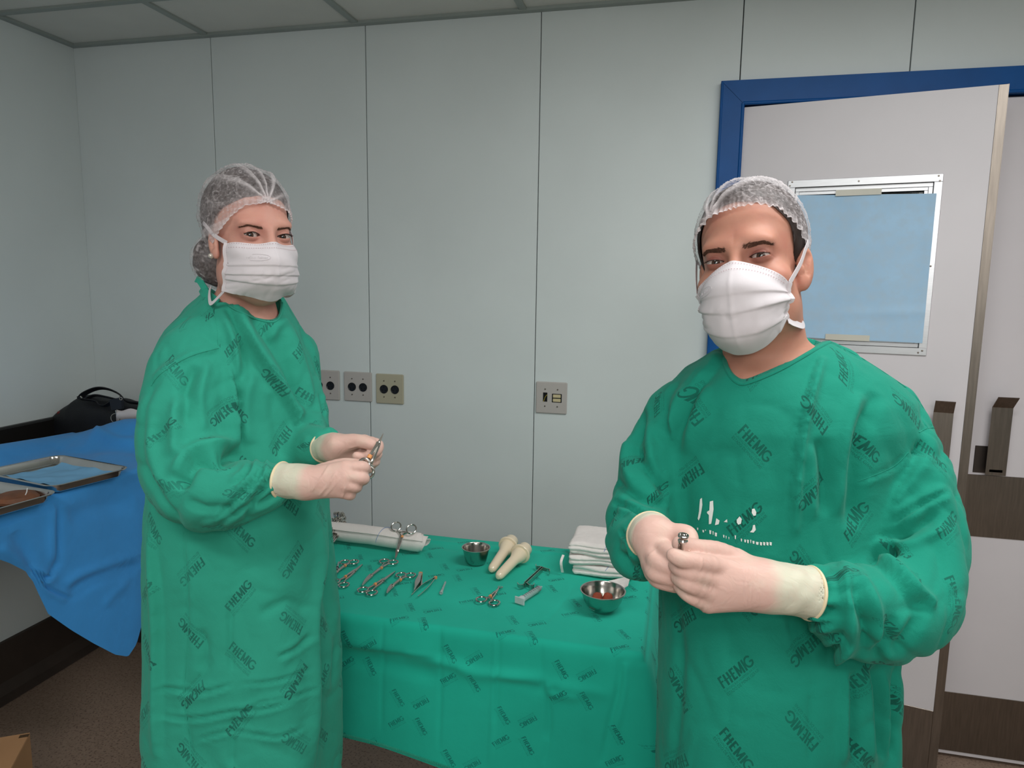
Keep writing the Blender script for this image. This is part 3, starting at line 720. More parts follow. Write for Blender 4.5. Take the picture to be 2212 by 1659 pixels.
# ---------------------------------------------------------------- things on the table
ZT = TZ+.0032
M_chrome = pmat('instrument_steel', lin((196, 192, 186)), .2, metal=1, var=.08, nscale=60)
M_band = pmat('orange_band', lin((222, 150, 92)), .5)
M_cream = pmat('cream_plastic', lin((232, 214, 186)), .22, var=.02, coat=.3)
M_gauze = pmat('white_gauze', lin((232, 224, 220)), .95, var=.04, nscale=30, bump=.6, bscale=420, bdist=.001)
M_thread = pmat('blue_thread', lin((110, 140, 190)), .8)
M_clear = pmat('clear_plastic', lin((214, 224, 224)), .25, trans=.65, ior=1.3)
M_rubber = pmat('black_rubber', lin((40, 40, 46)), .5)
def scissors(name, label, cat, tip, r1, r2, up, kind='straight', group=None, ring_r=.0115, thick=.0028, jaw=.36, curve=.0, open_=0., bands=True, wsc=1.):
    """ring-handled instrument between its tip and its two finger rings, lying in the plane with normal up"""
    tip, r1, r2 = map(np.array, (tip, r1, r2)); mid = (r1+r2)/2; up = unit(up)
    t = thing(name, label, cat, tuple((tip+mid)/2), group)
    ax = unit(tip-mid); L = np.linalg.norm(tip-mid); sd = unit(np.cross(up, ax)); up = np.cross(ax, sd)
    if (r1-mid)@sd < 0: r1, r2 = r2, r1
    piv = mid+ax*L*(1-jaw)
    for s, rc in ((1, r1), (-1, r2)):
        o = up*thick*.5*s
        rr = ring_r
        inn = rc-unit(rc-mid)*rr*.55+ax*rr*.95
        path = smooth_path([inn, mid+sd*s*.0035+ax*L*.22, mid+sd*s*.0028+ax*L*.42, piv+sd*s*.001], 14)+o
        m = MB(); m.tube(path, np.linspace(.0021, .0030, 14), 8, hint=up)
        sh = m.build('shank', M_chrome, t)
        ringd = unit(rc-mid)
        MB().ring(rc+o, up, rr, .0021, 28, 8, 1.12, ax).build('finger_ring', M_chrome, sh)
        # blade or jaw beyond the pivot, crossing to the other side
        k = 12; pa = []; wd_ = []
        for i in range(k):
            f_ = i/(k-1); c = piv+ax*(L*jaw*f_-.004)-sd*s*(.0016*(1-f_)-open_*f_)+sd*curve*f_**2; pa.append(c+o*.75); wd_.append((.0048 if kind != 'clamp' else .0036)*(1-.78*f_**1.6)*wsc*.85)
        m = MB(); V_ = []; F_ = []
        for i, (c, w) in enumerate(zip(pa, wd_)):
            for a, b in ((1, 1), (1, -1), (-1, -1), (-1, 1)): V_.append(c+sd*w*a+up*thick*.42*b*(1 if kind != 'clamp' else 1.3))
        for i in range(k-1):
            for j in range(4): F_.append((i*4+j, i*4+(j+1) % 4, i*4+4+(j+1) % 4, i*4+4+j))
        F_ += [(3, 2, 1, 0), tuple(range(k*4-4, k*4))]
        m.add(V_, F_).build('blade' if kind != 'clamp' else 'jaw', M_chrome, t, True, auto=30)
        if bands and s > 0:
            q = path[6]; MB().tube([q-ax*.003, q+ax*.003], .0036, 10).build('colour_band', M_band, sh)
        if kind == 'clamp':
            MB().obox(mid+ax*L*.13+sd*s*.004+o, (.0055, .0012, .0016), np.stack([sd, ax, up], 1)).build('ratchet', M_chrome, sh)
    MB().lathe([(0, thick*1.25), (.0022, thick*1.15), (.003, thick*.9), (.003, -thick)], piv, up, 14).build('pivot_screw', M_chrome, t)
    return t
UPV = np.array([0, 0, 1.])
def tp(a, b, dz=.004): return onZ(ZT+dz, a, b)
def sc(label, tip, r1, r2, **k): return scissors('surgical_scissors', label, 'scissors', tp(*tip), tp(*r1), tp(*r2), UPV, group='scissors on the green cloth', **k)
sc('steel scissors nearest the green gown, rings upward and tip hidden behind the gown', (712, 1247), (744.8, 1213), (764.4, 1215))
sc('steel scissors with straight blade, its rings partly hidden behind the green gown', (784.6, 1219), (723, 1257), (742.7, 1262))
sc('long steel scissors with curved tip, rings just below the tip of the leaning clamp', (772.3, 1266.6), (830, 1211), (849.5, 1215.5), curve=.010, jaw=.42)
sc('steel scissors pointing towards the wall, its two rings nearest the table front', (855.5, 1234), (784, 1275), (803.4, 1279), jaw=.45)
sc('steel scissors with curved tip lying left of the flat forceps', (826, 1283), (866, 1240.6), (886.6, 1243.8), curve=.009, jaw=.42)
# clamp leaning on the rolled towel
scissors('hemostat', 'steel clamp leaning on the towel roll with its rings in the air', 'clamp', tp(853, 1211, .003), onZ(ZT+.062, 855.5, 1137), onZ(ZT+.062, 888.8, 1143.6), (.15, -.8, .6), kind='clamp', ring_r=.0125, jaw=.3)
ORD = ('first', 'second', 'third', 'fourth', 'fifth', 'sixth', 'seventh')
# bundle of clamps lying against the roll, most of each behind the gown
for k in range(7):
    a = tp(676+2.*k, 1192, .006+.001*k); h_ = .058+.003*(k % 3); dx = 2.1*k
    scissors('hemostat', '%s steel clamp from the green gown in the bundle on the towel roll' % ORD[k], 'clamp', a, onZ(ZT+h_, 727.5+dx, 1112+1.2*(k % 2)), onZ(ZT+h_-.016, 730+dx*.9, 1119+1.2*(k % 2)), (.75, -.5, .3), kind='clamp', group='bundle of clamps on the towel roll', ring_r=.0088, bands=False, jaw=.3)
for k in range(3):
    a = tp(700+3*k, 1190, .006)
    scissors('hemostat', '%s small steel clamp from the green gown behind the clamp bundle' % ORD[k], 'clamp', a, onZ(ZT+.045, 737+3.5*k, 1130), onZ(ZT+.036, 738+3.5*k, 1135), (.75, -.5, .3), kind='clamp', group='small clamps behind the bundle', ring_r=.0075, bands=False, jaw=.3)
# thumb forceps
def strip(mb, P, w, th, up):
    P = np.array(P); k = len(P); T = np.gradient(P, axis=0); V_ = []; F_ = []
    for i in range(k):
        s = unit(np.cross(up, T[i])); u = unit(np.cross(T[i], s))
        for a, b in ((1, 1), (1, -1), (-1, -1), (-1, 1)): V_.append(P[i]+s*w[i]/2*a+u*th/2*b)
    for i in range(k-1):
        for j in range(4): F_.append((i*4+j, i*4+(j+1) % 4, i*4+4+(j+1) % 4, i*4+4+j))
    return mb.add(V_, F_+[(3, 2, 1, 0), tuple(range(k*4-4, k*4))])
A, B = tp(909, 1237.5, .004), tp(895, 1276, .004)
t = thing('tissue_forceps', 'flat steel forceps lying on its side, pale broad leaf upward', 'forceps', tuple((A+B)/2))
for s, nm in ((1, 'upper_leaf'), (-1, 'lower_leaf')):
    m = MB(); side = np.array([.0035*(s < 0)+.001, 0, 0]); P = [A+(B-A)*f+side*math.sin(f*3.14)*1.2+UPV*(.0018*s+.003*s*math.sin(f*3.1)) for f in np.linspace(0, 1, 9)]
    strip(m, P, np.array([8, 8, 7.5, 9.5, 12, 11.5, 7.5, 3.6, 2.2])*.001, .0011, UPV).build(nm, M_chrome, t, True, auto=30)
MB().obox(A+(B-A)*.03, (.004, .0035, .003), np.eye(3), .0005).build('welded_end', M_band, t, False)
A = tp(940.8, 1247.8, .006); t = thing('thumb_forceps', 'open steel forceps lying with its two points apart like a V', 'forceps', tuple(A))
for q in ((888.8, 1285.4), (902.5, 1288.5)):
    B = tp(*q, .004); m = MB(); P = [A+(B-A)*f+np.array([-(B-A)[1], (B-A)[0], 0])*.05*math.sin(f*3.14)*(1 if q[0] > 895 else -1) for f in np.linspace(0, 1, 9)]
    strip(m, P, np.array([6, 6, 7, 8, 8, 7, 5, 3, 2])*.001, .0012, unit(np.array([(B-A)[1], -(B-A)[0], .001]))*1+UPV*.25).build('prong', M_chrome, t, True, auto=30)
MB().obox(A, (.0035, .003, .003), np.eye(3), .0006).build('welded_end', M_band, t, False)
# needle caps
def capsule_thing(nm, lab, a, b, r, mat, cat, ext=None):
    A, B = tp(*a, r+.0005), tp(*b, r+.0005); t = thing(nm, lab, cat, tuple((A+B)/2)); L = np.linalg.norm(B-A)
    MB().lathe([(0, 0), (r*.55, .0004), (r*.7, .003), (r*.8, L*.7), (r, L*.75), (r*1.05, L), (r*.8, L)], A, B-A, 16).build('tube', mat, t)
    MB().lathe([(r*1.05, 0), (r*1.25, .0005), (r*1.25, .002), (r*1.05, .0025)], B-(B-A)/L*.003, B-A, 16).build('collar', mat, t); return t
capsule_thing('needle_cap', 'small clear plastic needle cap lying right of the open forceps', (962.5, 1257), (952.8, 1281), .0034, M_clear, 'cap')
t = capsule_thing('needle_cap', 'small clear needle cap with a dark end beside the leftmost scissors', (731.5, 1214), (728, 1230), .003, M_clear, 'cap')
MB().lathe([(0, 0), (.0036, 0), (.0036, .006), (0, .006)], tp(729, 1226, .0036), tp(728, 1230, .0036)-tp(729, 1226, .0036), 14).build('needle_hub', M_rubber, t)
# steel cup and bowl
def vessel(nm, lab, cx, cyb, wpx, hpx, prof, cat):
    C = onZ(ZT, cx, cyb); s = ((C-CAM)@FW)/F_PX; R = wpx/2*s
    t = thing(nm, lab, cat, tuple(C)); pr = [(R*a, R*b) for a, b in prof]
    inner = [(a-.0011, b+.0004) for a, b in pr[1:]][::-1]
    MB().lathe(pr+[(R*1.03, pr[-1][1]), (R*1.03, pr[-1][1]+.0016), (R-.0012, pr[-1][1]+.0016)]+inner+[(0, pr[0][1]+.0012)], C, (0, 0, 1), 64).build('shell', M_steel2, t)
    return t, C, R
M_steel2 = pmat('hollowware_steel', lin((186, 180, 174)), .2, metal=1, var=.05, nscale=40)
vessel('medicine_cup', 'small straight steel cup standing beside the two cream plastic handles', 1028, 1215, 60, 40, [(0, .02), (.55, 0), (.66, .02), (.76, .16), (.84, .5), (.93, .95), (.97, 1.12)], 'cup')
t, C, R = vessel('steel_bowl', 'round steel bowl holding brown-red swabs, in front of the white compresses', 1301, 1317, 95, 50, [(0, .03), (.3, 0), (.4, .01), (.55, .09), (.72, .25), (.85, .48), (.93, .72), (.98, .92)], 'bowl')
MB().obox(C+np.array([-.56*R, -.55*R, .30*R]), (.0001, .0001, .0001), np.eye(3)) if False else None
m = MB(); G = [[C+R*np.array([math.cos(a)*(.62+.18*k), math.sin(a)*(.62+.18*k), .15+.17*k])*1.0+unit(np.array([math.cos(a), math.sin(a), -.6]))*.0012 for k in (.55, .75)] for a in np.linspace(-2.45, -1.95, 8)]
m.sheet(np.array(G)).build('paper_label', pmat('paper_white', lin((235, 235, 230)), .7), t)
M_swab = pmat('iodine_swab', lin((140, 62, 40)), .8, var=.2, nscale=80, bump=.4, bscale=300)
for k, (dx, dy, a, lab) in enumerate(((-.30, .12, .5, 'brown-red cotton swab at the left inside the steel bowl'), (.17, .20, -.6, 'brown-red cotton swab at the right inside the steel bowl'))):
    c = C+np.array([dx*R, dy*R, .19*R]); d = unit(np.array([math.cos(a)*.2, .5, .62])); m = MB()
    pr = [(.0, -.012), (.008, -.011), (.0105, -.004), (.011, .006), (.0098, .013), (.006, .0165), (0, .0175)]
    m.lathe(pr, c+UPV*.008, d, 24); Vv = m.V[0]; Vv += (vnoise(Vv*180+7)-.5)[:, None]*.0022
    tag(m.build('cotton_swab', M_swab), lab, 'swab', 'swabs in the steel bowl')
# two cream handle covers
for (tpx, fl, cp, lab) in (((1063.5, 1228), (1097, 1180), (1109, 1166), 'cream plastic handle cover nearer the steel cup, flange turned to the wall'), ((1079, 1243), (1123.5, 1197), (1137, 1181), 'cream plastic handle cover nearer the retractor, flange turned to the wall')):
    A = onZ(ZT+.0105, *tpx); Bf = onZ(ZT+.026, *fl); d = unit(Bf-A); L = np.linalg.norm(Bf-A)
    t = thing('handle_cover', lab, 'handle', tuple((A+Bf)/2), 'cream handle covers on the cloth')
    r = .0112
    pr = [(0, -r*.9), (r*.5, -r*.78), (r*.85, -r*.35), (r, .004), (r*1.15, L*.66), (r*1.20, L*.72), (r*1.42, L*.80), (r*1.66, L*.88), (r*1.74, L*.95), (r*1.76, L*.99)]
    MB().lathe(pr, A, d, 40).build('grip', M_cream, t)
    fm = MB().lathe([(r*1.76, L*.985), (r*2.22, L*.99), (r*2.34, L+.001), (r*2.34, L+.003), (r*2.2, L+.0045), (r*1.72, L+.005), (r*1.66, L+.030), (r*1.58, L+.032), (r*1.45, L+.0325), (r*1.40, L+.004), (0, L+.004)], A, d, 40)
    fg = fm.build('flange', M_cream, t)
    sdv, upv, _ = frame_of(d)
    q = A+d*(L+.012)-sdv*r*1.56*(1 if lab.find('cup') < 0 else -1)*.8+upv*r*.9
    MB().lathe([(0, .0006), (.0022, .0006)], A+d*(L+.0115)+unit(upv*.75-sdv*.65)*r*1.58, unit(upv*.75-sdv*.65), 12).build('vent_hole', pmat('hole_brown', lin((110, 80, 60)), .8), fg)
# towel clamp
t = scissors('towel_clamp', 'small steel towel clamp with hooked points, alone on the cloth', 'clamp', tp(1080, 1269), tp(1039.8, 1296), tp(1068, 1301), UPV, kind='clamp', ring_r=.0115, jaw=.38)
tipc, mid = tp(1080, 1269), (tp(1039.8, 1296)+tp(1068, 1301))/2; ax = unit(tipc-mid); sd = unit(np.cross(UPV, ax))
for s in (-1, 1):
    MB().tube(smooth_path([tipc+sd*s*.001-ax*.004, tipc+sd*s*.005+ax*.001, tipc+sd*s*.0045+ax*.005, tipc+sd*s*.0005+ax*.0065], 12), np.linspace(.0016, .0006, 12), 7).build('hooked_point', M_chrome, t)
# double-ended retractor
E1, E2 = tp(1135, 1262, .007), tp(1171.5, 1228, .007)
t = thing('hand_retractor', 'steel double-ended hand retractor lying beside the syringe', 'retractor', tuple((E1+E2)/2)); d = unit(E2-E1); sd = np.cross(UPV, d)
for s in (-1, 1):
    m = MB(); strip(m, [E1+sd*s*.0022+UPV*.001*s, (E1+E2)/2+sd*s*.0026, E2+sd*s*.0022+UPV*.001*s], [.0095]*3, .0013, sd).build('shaft', M_chrome, t, False)
for E, pts in ((E1, ((1117.5, 1262), (1121, 1266), (1130, 1266), (1135, 1261), (1144, 1267), (1152, 1267.5), (1154, 1263))), (E2, ((1158, 1222), (1158, 1226), (1166, 1226.5), (1171.5, 1228), (1180, 1231), (1187, 1233), (1187, 1237)))):
    m = MB(); P = smooth_path([tp(a, b, .007) for a, b in pts], 24); strip(m, P, [.009]*24, .0013, np.array([.0, 0, 0])+sd*.001+np.cross(UPV, d)*0+unit(d)*.999).build('hook_blade', M_chrome, t, True, auto=30)
# syringe barrel
A, B = tp(1122, 1298, .0085), tp(1166, 1270, .0085); L = np.linalg.norm(B-A); d = (B-A)/L
t = thing('syringe', 'clear plastic syringe barrel with black graduations, flange towards the table front', 'syringe', tuple((A+B)/2))
brl = MB().lathe([(.0068, 0), (.0068, L*.96), (.006, L*.985), (.0022, L), (.0020, L+.008), (0, L+.008)], A, d, 28).build('barrel', M_clear, t)
MB().obox(A+d*.001, (.0014, .0125, .0078), np.stack([d, unit(np.cross(UPV, d)), UPV], 1), .0006).lathe([(.0074, .0), (.0082, .002), (.0082, .012), (.0072, .014)], A, d, 28).build('flange', pmat('frosted_plastic', lin((222, 228, 228)), .4, trans=.35), t)
MB().lathe([(0, L*.90), (.0062, L*.90), (.0062, L*.955), (.002, L*.97)], A, d, 24).build('rubber_stopper', M_rubber, t)
sdv = unit(np.cross(d, UPV)); gm = MB()
for k in range(9):
    f_ = .2+.085*k; c = A+d*L*f_; pr = [c+.00695*(UPV*math.cos(q)+sdv*math.sin(q)) for q in np.linspace(-.35 if k % 2 else -.75, .75, 7)]
    gm.tube(pr, .00035, 4)
gm.build('graduation', M_rubber, brl)
# rolled white towel
A, B = onZ(ZT+.026, 714, 1146), onZ(ZT+.026, 915, 1173); d = unit(B-A); L = np.linalg.norm(B-A); sdv = unit(np.cross(UPV, d))
t = thing('rolled_towel', 'rolled white gauze towel lying along the back of the instrument table', 'towel', tuple((A+B)/2))
m = MB(); nu, nv = 70, 64; G = np.zeros((nu, nv, 3))
for j in range(nv):
    th_ = 2*math.pi*2.6*j/(nv-1)-1.2; rad = .010+.0165*(j/(nv-1))**.8
    for i in range(nu):
        u = i/(nu-1); e = L*u+.006*(vn2(np.array(j*.35), np.array(.1), 3.)-.5)*(1 if u > .5 else -1)*(u > .93)+.014*math.sin(j*.21)*(u > .96)*u
        rr = rad*(1+.10*(vn2(np.array(u*9.), np.array(j*.12), 1.)-.5))*(1-.12*(u > .97))
        sag = -.002*math.sin(u*9)
        G[i, j] = A+d*e+rr*(sdv*math.cos(th_)*1.02+UPV*math.sin(th_)*.95)+UPV*sag*.4
G[..., 2] = np.maximum(G[..., 2], ZT+.0006)
m.sheet(G, .0016).build('gauze_sheet', M_gauze, t, True, 75)
pth = [A+d*(L*.62)+d*.012*k/8*-1+.0285*(sdv*math.cos(q)+UPV*math.sin(q)) for k, q in enumerate(np.linspace(.4+3.0-2.9+.3, 3.3, 14))]
MB().tube(pth, .0006, 5).build('blue_thread', M_thread, t)
# folded white compresses: soft layered pads
def rounded_pad(c, half, ang, lab, seed, layers):
    """a folded gauze pad; its layers show as soft grooves round the sides"""
    from_ = np.array(c); ca, sa = math.cos(ang), math.sin(ang); h = np.array(half); r = .0095
    t = thing('folded_compress', lab, 'towel', tuple(c), 'folded white compresses beside the bowl')
    def fn(P):
        q = P-from_; x = q[:, 0]*ca+q[:, 1]*sa; y = -q[:, 0]*sa+q[:, 1]*ca; z = q[:, 2]
        z = z+.006*(vnoise(np.stack([x*16+seed, y*16, z*0], -1))-.5)-.010*np.clip(np.abs(x)/h[0]-.55, 0, 1)**2*(z/h[2]+1)*-.6
        x = x+.010*(vnoise(np.stack([z*70+seed, y*22, x*0], -1))-.5); y = y+.011*(vnoise(np.stack([x*20+seed, z*75, y*0], -1))-.5)
        g = np.maximum(np.abs(np.stack([x, y, z], -1))-(h-r), 0); d = np.linalg.norm(g, axis=1)-r
        ph = (z+h[2])/(2*h[2])*layers; gr = np.exp(-(((ph+.5) % 1-.5)/.16)**2)*((ph > .5) & (ph < layers-.5))
        side = smoothstep(.012, .002, np.minimum(h[0]-np.abs(x), h[1]-np.abs(y)))
        return (d+.0042*gr*side+.0012*(vnoise(P*260)-.5))*.8
    k = h.max()*1.15+.01
    V, Q = nets(fn, *[axis_grid((from_[i]-(k if i < 2 else h[2]+.012), from_[i]+(k if i < 2 else h[2]+.012), .0021)) for i in range(3)])
    V = relax(V, Q, 1, .4); V[:, 2] = np.maximum(V[:, 2], ZT+.0006); mesh('folded_gauze', V, Q, M_gauze, t)
    bv = BVHTree.FromPolygons([tuple(v) for v in V], Q.tolist()); pt = []
    for f_ in np.linspace(.46, -.5, 26):
        x, y = .12*h[0]*2+.0025*math.sin(f_*40)+.014*f_, f_*2*h[1]; hit = bv.ray_cast(Vector((from_[0]+x*ca-y*sa, from_[1]+x*sa+y*ca, from_[2]+.1)), Vector((0, 0, -1)))
        if hit[0] is not None: pt.append(np.array(hit[0])+UPV*.0004)
    if len(pt) > 4: MB().tube(pt, .0006, 5).build('blue_thread', M_thread, t)
cb = onZ(ZT, 1298, 1232)
rounded_pad(cb+np.array([.010, .012, .0135]), (.074, .060, .0135), -.05, 'folded white compress at the bottom of the stack beside the bowl', 1., 2)
rounded_pad(cb+np.array([-.002, .014, .0385]), (.078, .060, .0125), .06, 'folded white compress in the middle of the stack beside the bowl', 2., 2)
rounded_pad(cb+np.array([0, .020, .0660]), (.077, .066, .0160), .02, 'folded white compress on top of the stack, blue thread across it', 3., 3)
# loose corner of the lowest compress and a tape loop at the side
m = MB(); G = np.zeros((14, 14, 3)); a0, a1, b0, b1 = tp(1300, 1262, .008), tp(1362, 1252, .016), tp(1318, 1278, .004), tp(1356, 1278, .010)
for i in range(14):
    for j in range(14):
        s, q = i/13, j/13; G[i, j] = (a0*(1-s)+a1*s)*(1-q)+(b0*(1-s)+b1*s)*q+UPV*(.006*vn2(np.array(s*4), np.array(q*4), 9.)+.008*s*s)
tag(m.sheet(G, .0014).build('gauze_corner', M_gauze), 'loose white gauze corner curling up behind the steel bowl', 'gauze')
m = MB(); P = smooth_path([tp(1217, 1199, .045), tp(1212, 1215, .034), tp(1215, 1236, .006)], 10); strip(m, P, [.006]*10, .0016, np.array([0, -1, .2])).build('gauze_tie', M_gauze)
tag(bpy.data.objects['gauze_tie'], 'short white gauze tie hanging from the left of the compress stack', 'gauze')
# ---------------------------------------------------------------- side table on the left with blue drape, trays and bag
SZ = .93; SX0, SX1, SY0, SY1 = -2.335, -1.67, .75, 2.37
st = thing('side_table', 'steel side table against the left wall, covered by the blue drape', 'table', ((SX0+SX1)/2, (SY0+SY1)/2, 0))
MB().box((SX0, SY0, SZ-.035), (SX1, SY1, SZ-.003), .003).build('table_top', M_steel_b, st, False)
for x in (SX0+.04, SX1-.06):
    for y in (SY0+.05, SY1-.05): MB().tube([(x, y, 0), (x, y, SZ-.03)], .014, 14).build('leg', M_steel_b, st)
M_drape = pmat('blue_drape', lin((58, 152, 226)), .75, var=.05, nscale=9, bump=.35, bscale=45, bdist=.004, sheen=.1)
bpx = [(-80, 1196), (0, 1210), (30, 1220), (66, 1238), (84, 1262), (115, 1330), (160, 1365), (200, 1392), (240, 1415), (266, 1419), (284, 1392), (294, 1358), (306, 1326), (340, 1240)]
bw = np.array([onX(SX1+.03, *q) for q in bpx])
kx = np.array([onX(-2.20, *q) for q in ((-60, 968), (0, 962), (90, 948), (180, 932), (205, 925), (235, 914), (270, 905), (300, 905), (330, 907))])
ny = 150; YE = 2.12; ysd = np.linspace(SY0-.02, YE, ny)
ke = np.array([onY(YE, *q) for q in ((100, 946), (150, 938), (180, 932), (205, 925), (235, 914), (270, 905), (300, 904), (345, 915))])
zb = np.interp(ysd, bw[:, 1], bw[:, 2]); zk = np.interp(ysd, kx[:, 1], kx[:, 2])
prof_n = 96; G = np.zeros((ny, prof_n, 3))
for i, y in enumerate(ysd):
    pr = []
    for f in np.linspace(0, 1, 22): pr.append((-2.20-.0+.12*f, SZ+.002+(zk[i]-SZ-.002)*(1-smoothstep(0, 1, f))))
    for f in np.linspace(.02, 1, 26): pr.append((-2.08+(SX1-.012+2.08)*f, SZ+.002))
    for q in np.linspace(.2, 1.5, 6): pr.append((SX1-.012+.018*math.sin(q), SZ-.016+.018*math.cos(q)))
    m_ = prof_n-len(pr)
    for f in np.linspace(.03, 1, m_): pr.append((SX1+.006+.022*f**.7+.020*f*math.sin(y*11+f*1.5), SZ-.02+(zb[i]-SZ+.02)*f))
    G[i] = [(a, y, b) for a, b in pr]
wn = vn2(G[..., 1]*6+G[..., 2]*3, G[..., 0]*7, 5.)-.5
G[..., 0] += .018*wn*(G[..., 2] < SZ-.03); G[..., 2] += .004*np.clip(wn, -.2, .2)*(G[..., 2] > SZ)+.0035
lift = smoothstep(YE-.17, YE, G[..., 1])*(G[..., 2] > SZ-.02); ze = np.interp(G[..., 0], ke[:, 0], ke[:, 2])
G[..., 2] += lift*np.maximum(0, ze-G[..., 2])
V = G.reshape(-1, 3); i_ = np.arange(ny*prof_n).reshape(ny, prof_n)
Q = np.stack([i_[:-1, :-1], i_[:-1, 1:], i_[1:, 1:], i_[1:, :-1]], -1).reshape(-1, 4)[:, ::-1]
N = vnormals(V, Q); N *= np.sign((N*np.array([1., 0, 1])).sum(1))[:, None]
V = fold_strokes(V, N, [('s', 9, 14, [(300, 948), (262, 950), (222, 932), (208, 922)]), ('v', 12, 6, [(125, 972), (150, 978), (195, 974)]), ('r', 10, 6, [(120, 966), (180, 968), (206, 926)]),
    ('r', 8, 8, [(200, 990), (250, 985), (300, 992)]), ('v', 6, 9, [(126, 1085), (126, 1150), (124, 1215), (108, 1238)]), ('r', 9, 8, [(116, 1090), (114, 1150), (116, 1215)]),
    ('v', 7, 8, [(308, 1212), (240, 1232), (180, 1258), (150, 1282)]), ('r', 8, 8, [(306, 1200), (230, 1222), (165, 1246), (140, 1268)]), ('v', 5, 6, [(308, 1222), (250, 1246), (205, 1262), (140, 1304)]),
    ('c', 8, 9, [(70, 1240), (100, 1248), (112, 1236)]), ('c', 7, 9, [(96, 1262), (112, 1276), (150, 1292)]), ('r', 7, 6, [(280, 1255), (240, 1290), (225, 1310)]),
    ('v', 22, 10, [(150, 1120), (200, 1100), (290, 1080)]), ('v', 14, 8, [(30, 1150), (60, 1200), (60, 1230)]), ('r', 14, 8, [(0, 1180), (30, 1205), (64, 1228)])])
drp = MB(); drp = mesh('blue_drape', V, Q, M_drape, None, True)
tag(drp, 'bright blue surgical drape hanging over the side table at the left', 'drape')
# trays
def tray(nm, lab, C, A, B, w, l, h):
    """rounded rectangular tray; C centre of the floor, A,B horizontal axes, w,l rim size"""
    t = thing(nm, lab, 'tray', tuple(C)); n = 48
    def rr(hw, hl, r, z):
        P = []
        for k in range(n):
            q = 2*math.pi*(k+.5)/n; c, s = math.cos(q), math.sin(q); sx, sy_ = math.copysign(1, c), math.copysign(1, s)
            P.append(C+A*(sx*(hw-r)+r*c)+B*(sy_*(hl-r)+r*s)+UPV*z)
        return P
    hw, hl = w/2, l/2
    rings = [rr(hw-.018, hl-.018, .02, 0), rr(hw-.011, hl-.011, .026, .004), rr(hw-.006, hl-.006, .03, h-.003), rr(hw+.004, hl+.004, .036, h-.001), rr(hw+.005, hl+.005, .037, h+.0012), rr(hw+.003, hl+.003, .035, h+.002), rr(hw-.006, hl-.006, .03, h+.0005), rr(hw-.0125, hl-.0125, .026, .005), rr(hw-.019, hl-.019, .02, .0015)]
    V = np.array(rings).reshape(-1, 3); F = [(k*n+j, k*n+(j+1) % n, (k+1)*n+(j+1) % n, (k+1)*n+j) for k in range(len(rings)-1) for j in range(n)]
    F += [tuple(range(n))[::-1], tuple((len(rings)-1)*n+j for j in range(n))]
    MB().add(V, F).build('tray_body', M_steel, t, True, auto=50); return t
ZR = SZ+.034
R1, N1, F1 = onZ(ZR, 281, 1011), onZ(ZR, 112, 1053), onZ(ZR, 121, 993)
A1 = unit(N1-R1); B1 = unit(F1-R1); B1 = unit(B1-A1*(A1@B1)); w1, l1 = np.linalg.norm(N1-R1), .34
C1 = R1+A1*w1/2+B1*l1/2; C1[2] = SZ+.0105
tray('steel_tray', 'large shallow steel tray with a pale blue sheet in it', C1, A1, B1, w1, l1, .024)
R2 = onZ(ZR, 126, 1064); B2 = unit(onZ(ZR, 0, 1043)-R2); A2 = unit(onZ(ZR, 0, 1108)-R2); A2 = unit(A2-B2*(A2@B2))
C2 = R2+A2*.12+B2*.17; C2[2] = SZ+.0105
tray('steel_tray', 'steel tray nearer the camera at the left edge, holding a brown pad', C2, A2, B2, .24, .34, .024)
m = MB(); G = np.zeros((30, 30, 3))
for i in range(30):
    for j in range(30):
        s, q = i/29-.5, j/29-.5; z = .004+.010*vn2(np.array(s*5.), np.array(q*7.), 2.)+.014*max(0, abs(s)-.34)*2
        G[i, j] = C1+A1*(s*(w1-.06))+B1*(q*(l1-.09)-.015)+UPV*z
tag(m.sheet(G, .0006).build('tray_sheet', pmat('pale_blue_paper', lin((126, 184, 226)), .8, var=.04)), 'pale blue crumpled sheet lying in the large steel tray', 'sheet')
c = R2+A2*.055+B2*.085; m = MB().lathe([(0, 0), (.046, 0), (.052, .008), (.046, .018), (.03, .023), (0, .024)], np.array([c[0], c[1], SZ+.0150]), (0, 0, 1), 28)
m.V[0] += (vnoise(m.V[0]*60)-.5)[:, None]*.004
tag(m.build('brown_pad', pmat('brown_pad', lin((120, 76, 52)), .6, var=.2, nscale=30, bump=.4, bscale=120)), 'brown rounded pad in the nearer steel tray', 'pad')
q0 = onZ(SZ+.055, 59, 1054); q1 = onZ(SZ+.034, 54, 1071)
m = MB().tube([q1, (q0+q1)/2+np.array([.002, 0, 0]), q0], .0013, 8)
tag(m.build('swab_stick', pmat('stick_white', lin((236, 236, 236)), .5)), 'thin white stick standing up in the nearer steel tray', 'stick')

# black bag in the corner
M_bag = pmat('black_nylon', lin((18, 20, 26)), .6, var=.2, bump=.4, bscale=220)
BY = 2.245
def bp_(a, b, y=BY): return onY(y, a, b)
b0 = bp_(225, 930); bag = thing('black_bag', 'black shoulder bag with straps lying in the corner behind the blue drape', 'bag', (b0[0], BY, SZ))
out_px = [(126, 935), (128, 915), (133, 894), (148, 878), (166, 866), (180, 856), (205, 853), (235, 858), (262, 862), (285, 868), (310, 872), (345, 880), (372, 900), (380, 935)]
top = smooth_path([bp_(*q) for q in out_px], 40); nb = 20; G = np.zeros((40, nb, 3))
for i in range(40):
    for j in range(nb):
        q = math.pi*(j/(nb-1)-.5); f = math.cos(q); base_ = np.array([top[i][0], BY, SZ+.004])
        P = base_+(top[i]-base_)*abs(f)**.45; P[1] = BY+.085*math.sin(q)*(1-.5*abs(i/39-.5)); P = P+.010*(vnoise(P*26)-.5)
        P[2] = max(P[2], SZ+.0035); G[i, j] = P
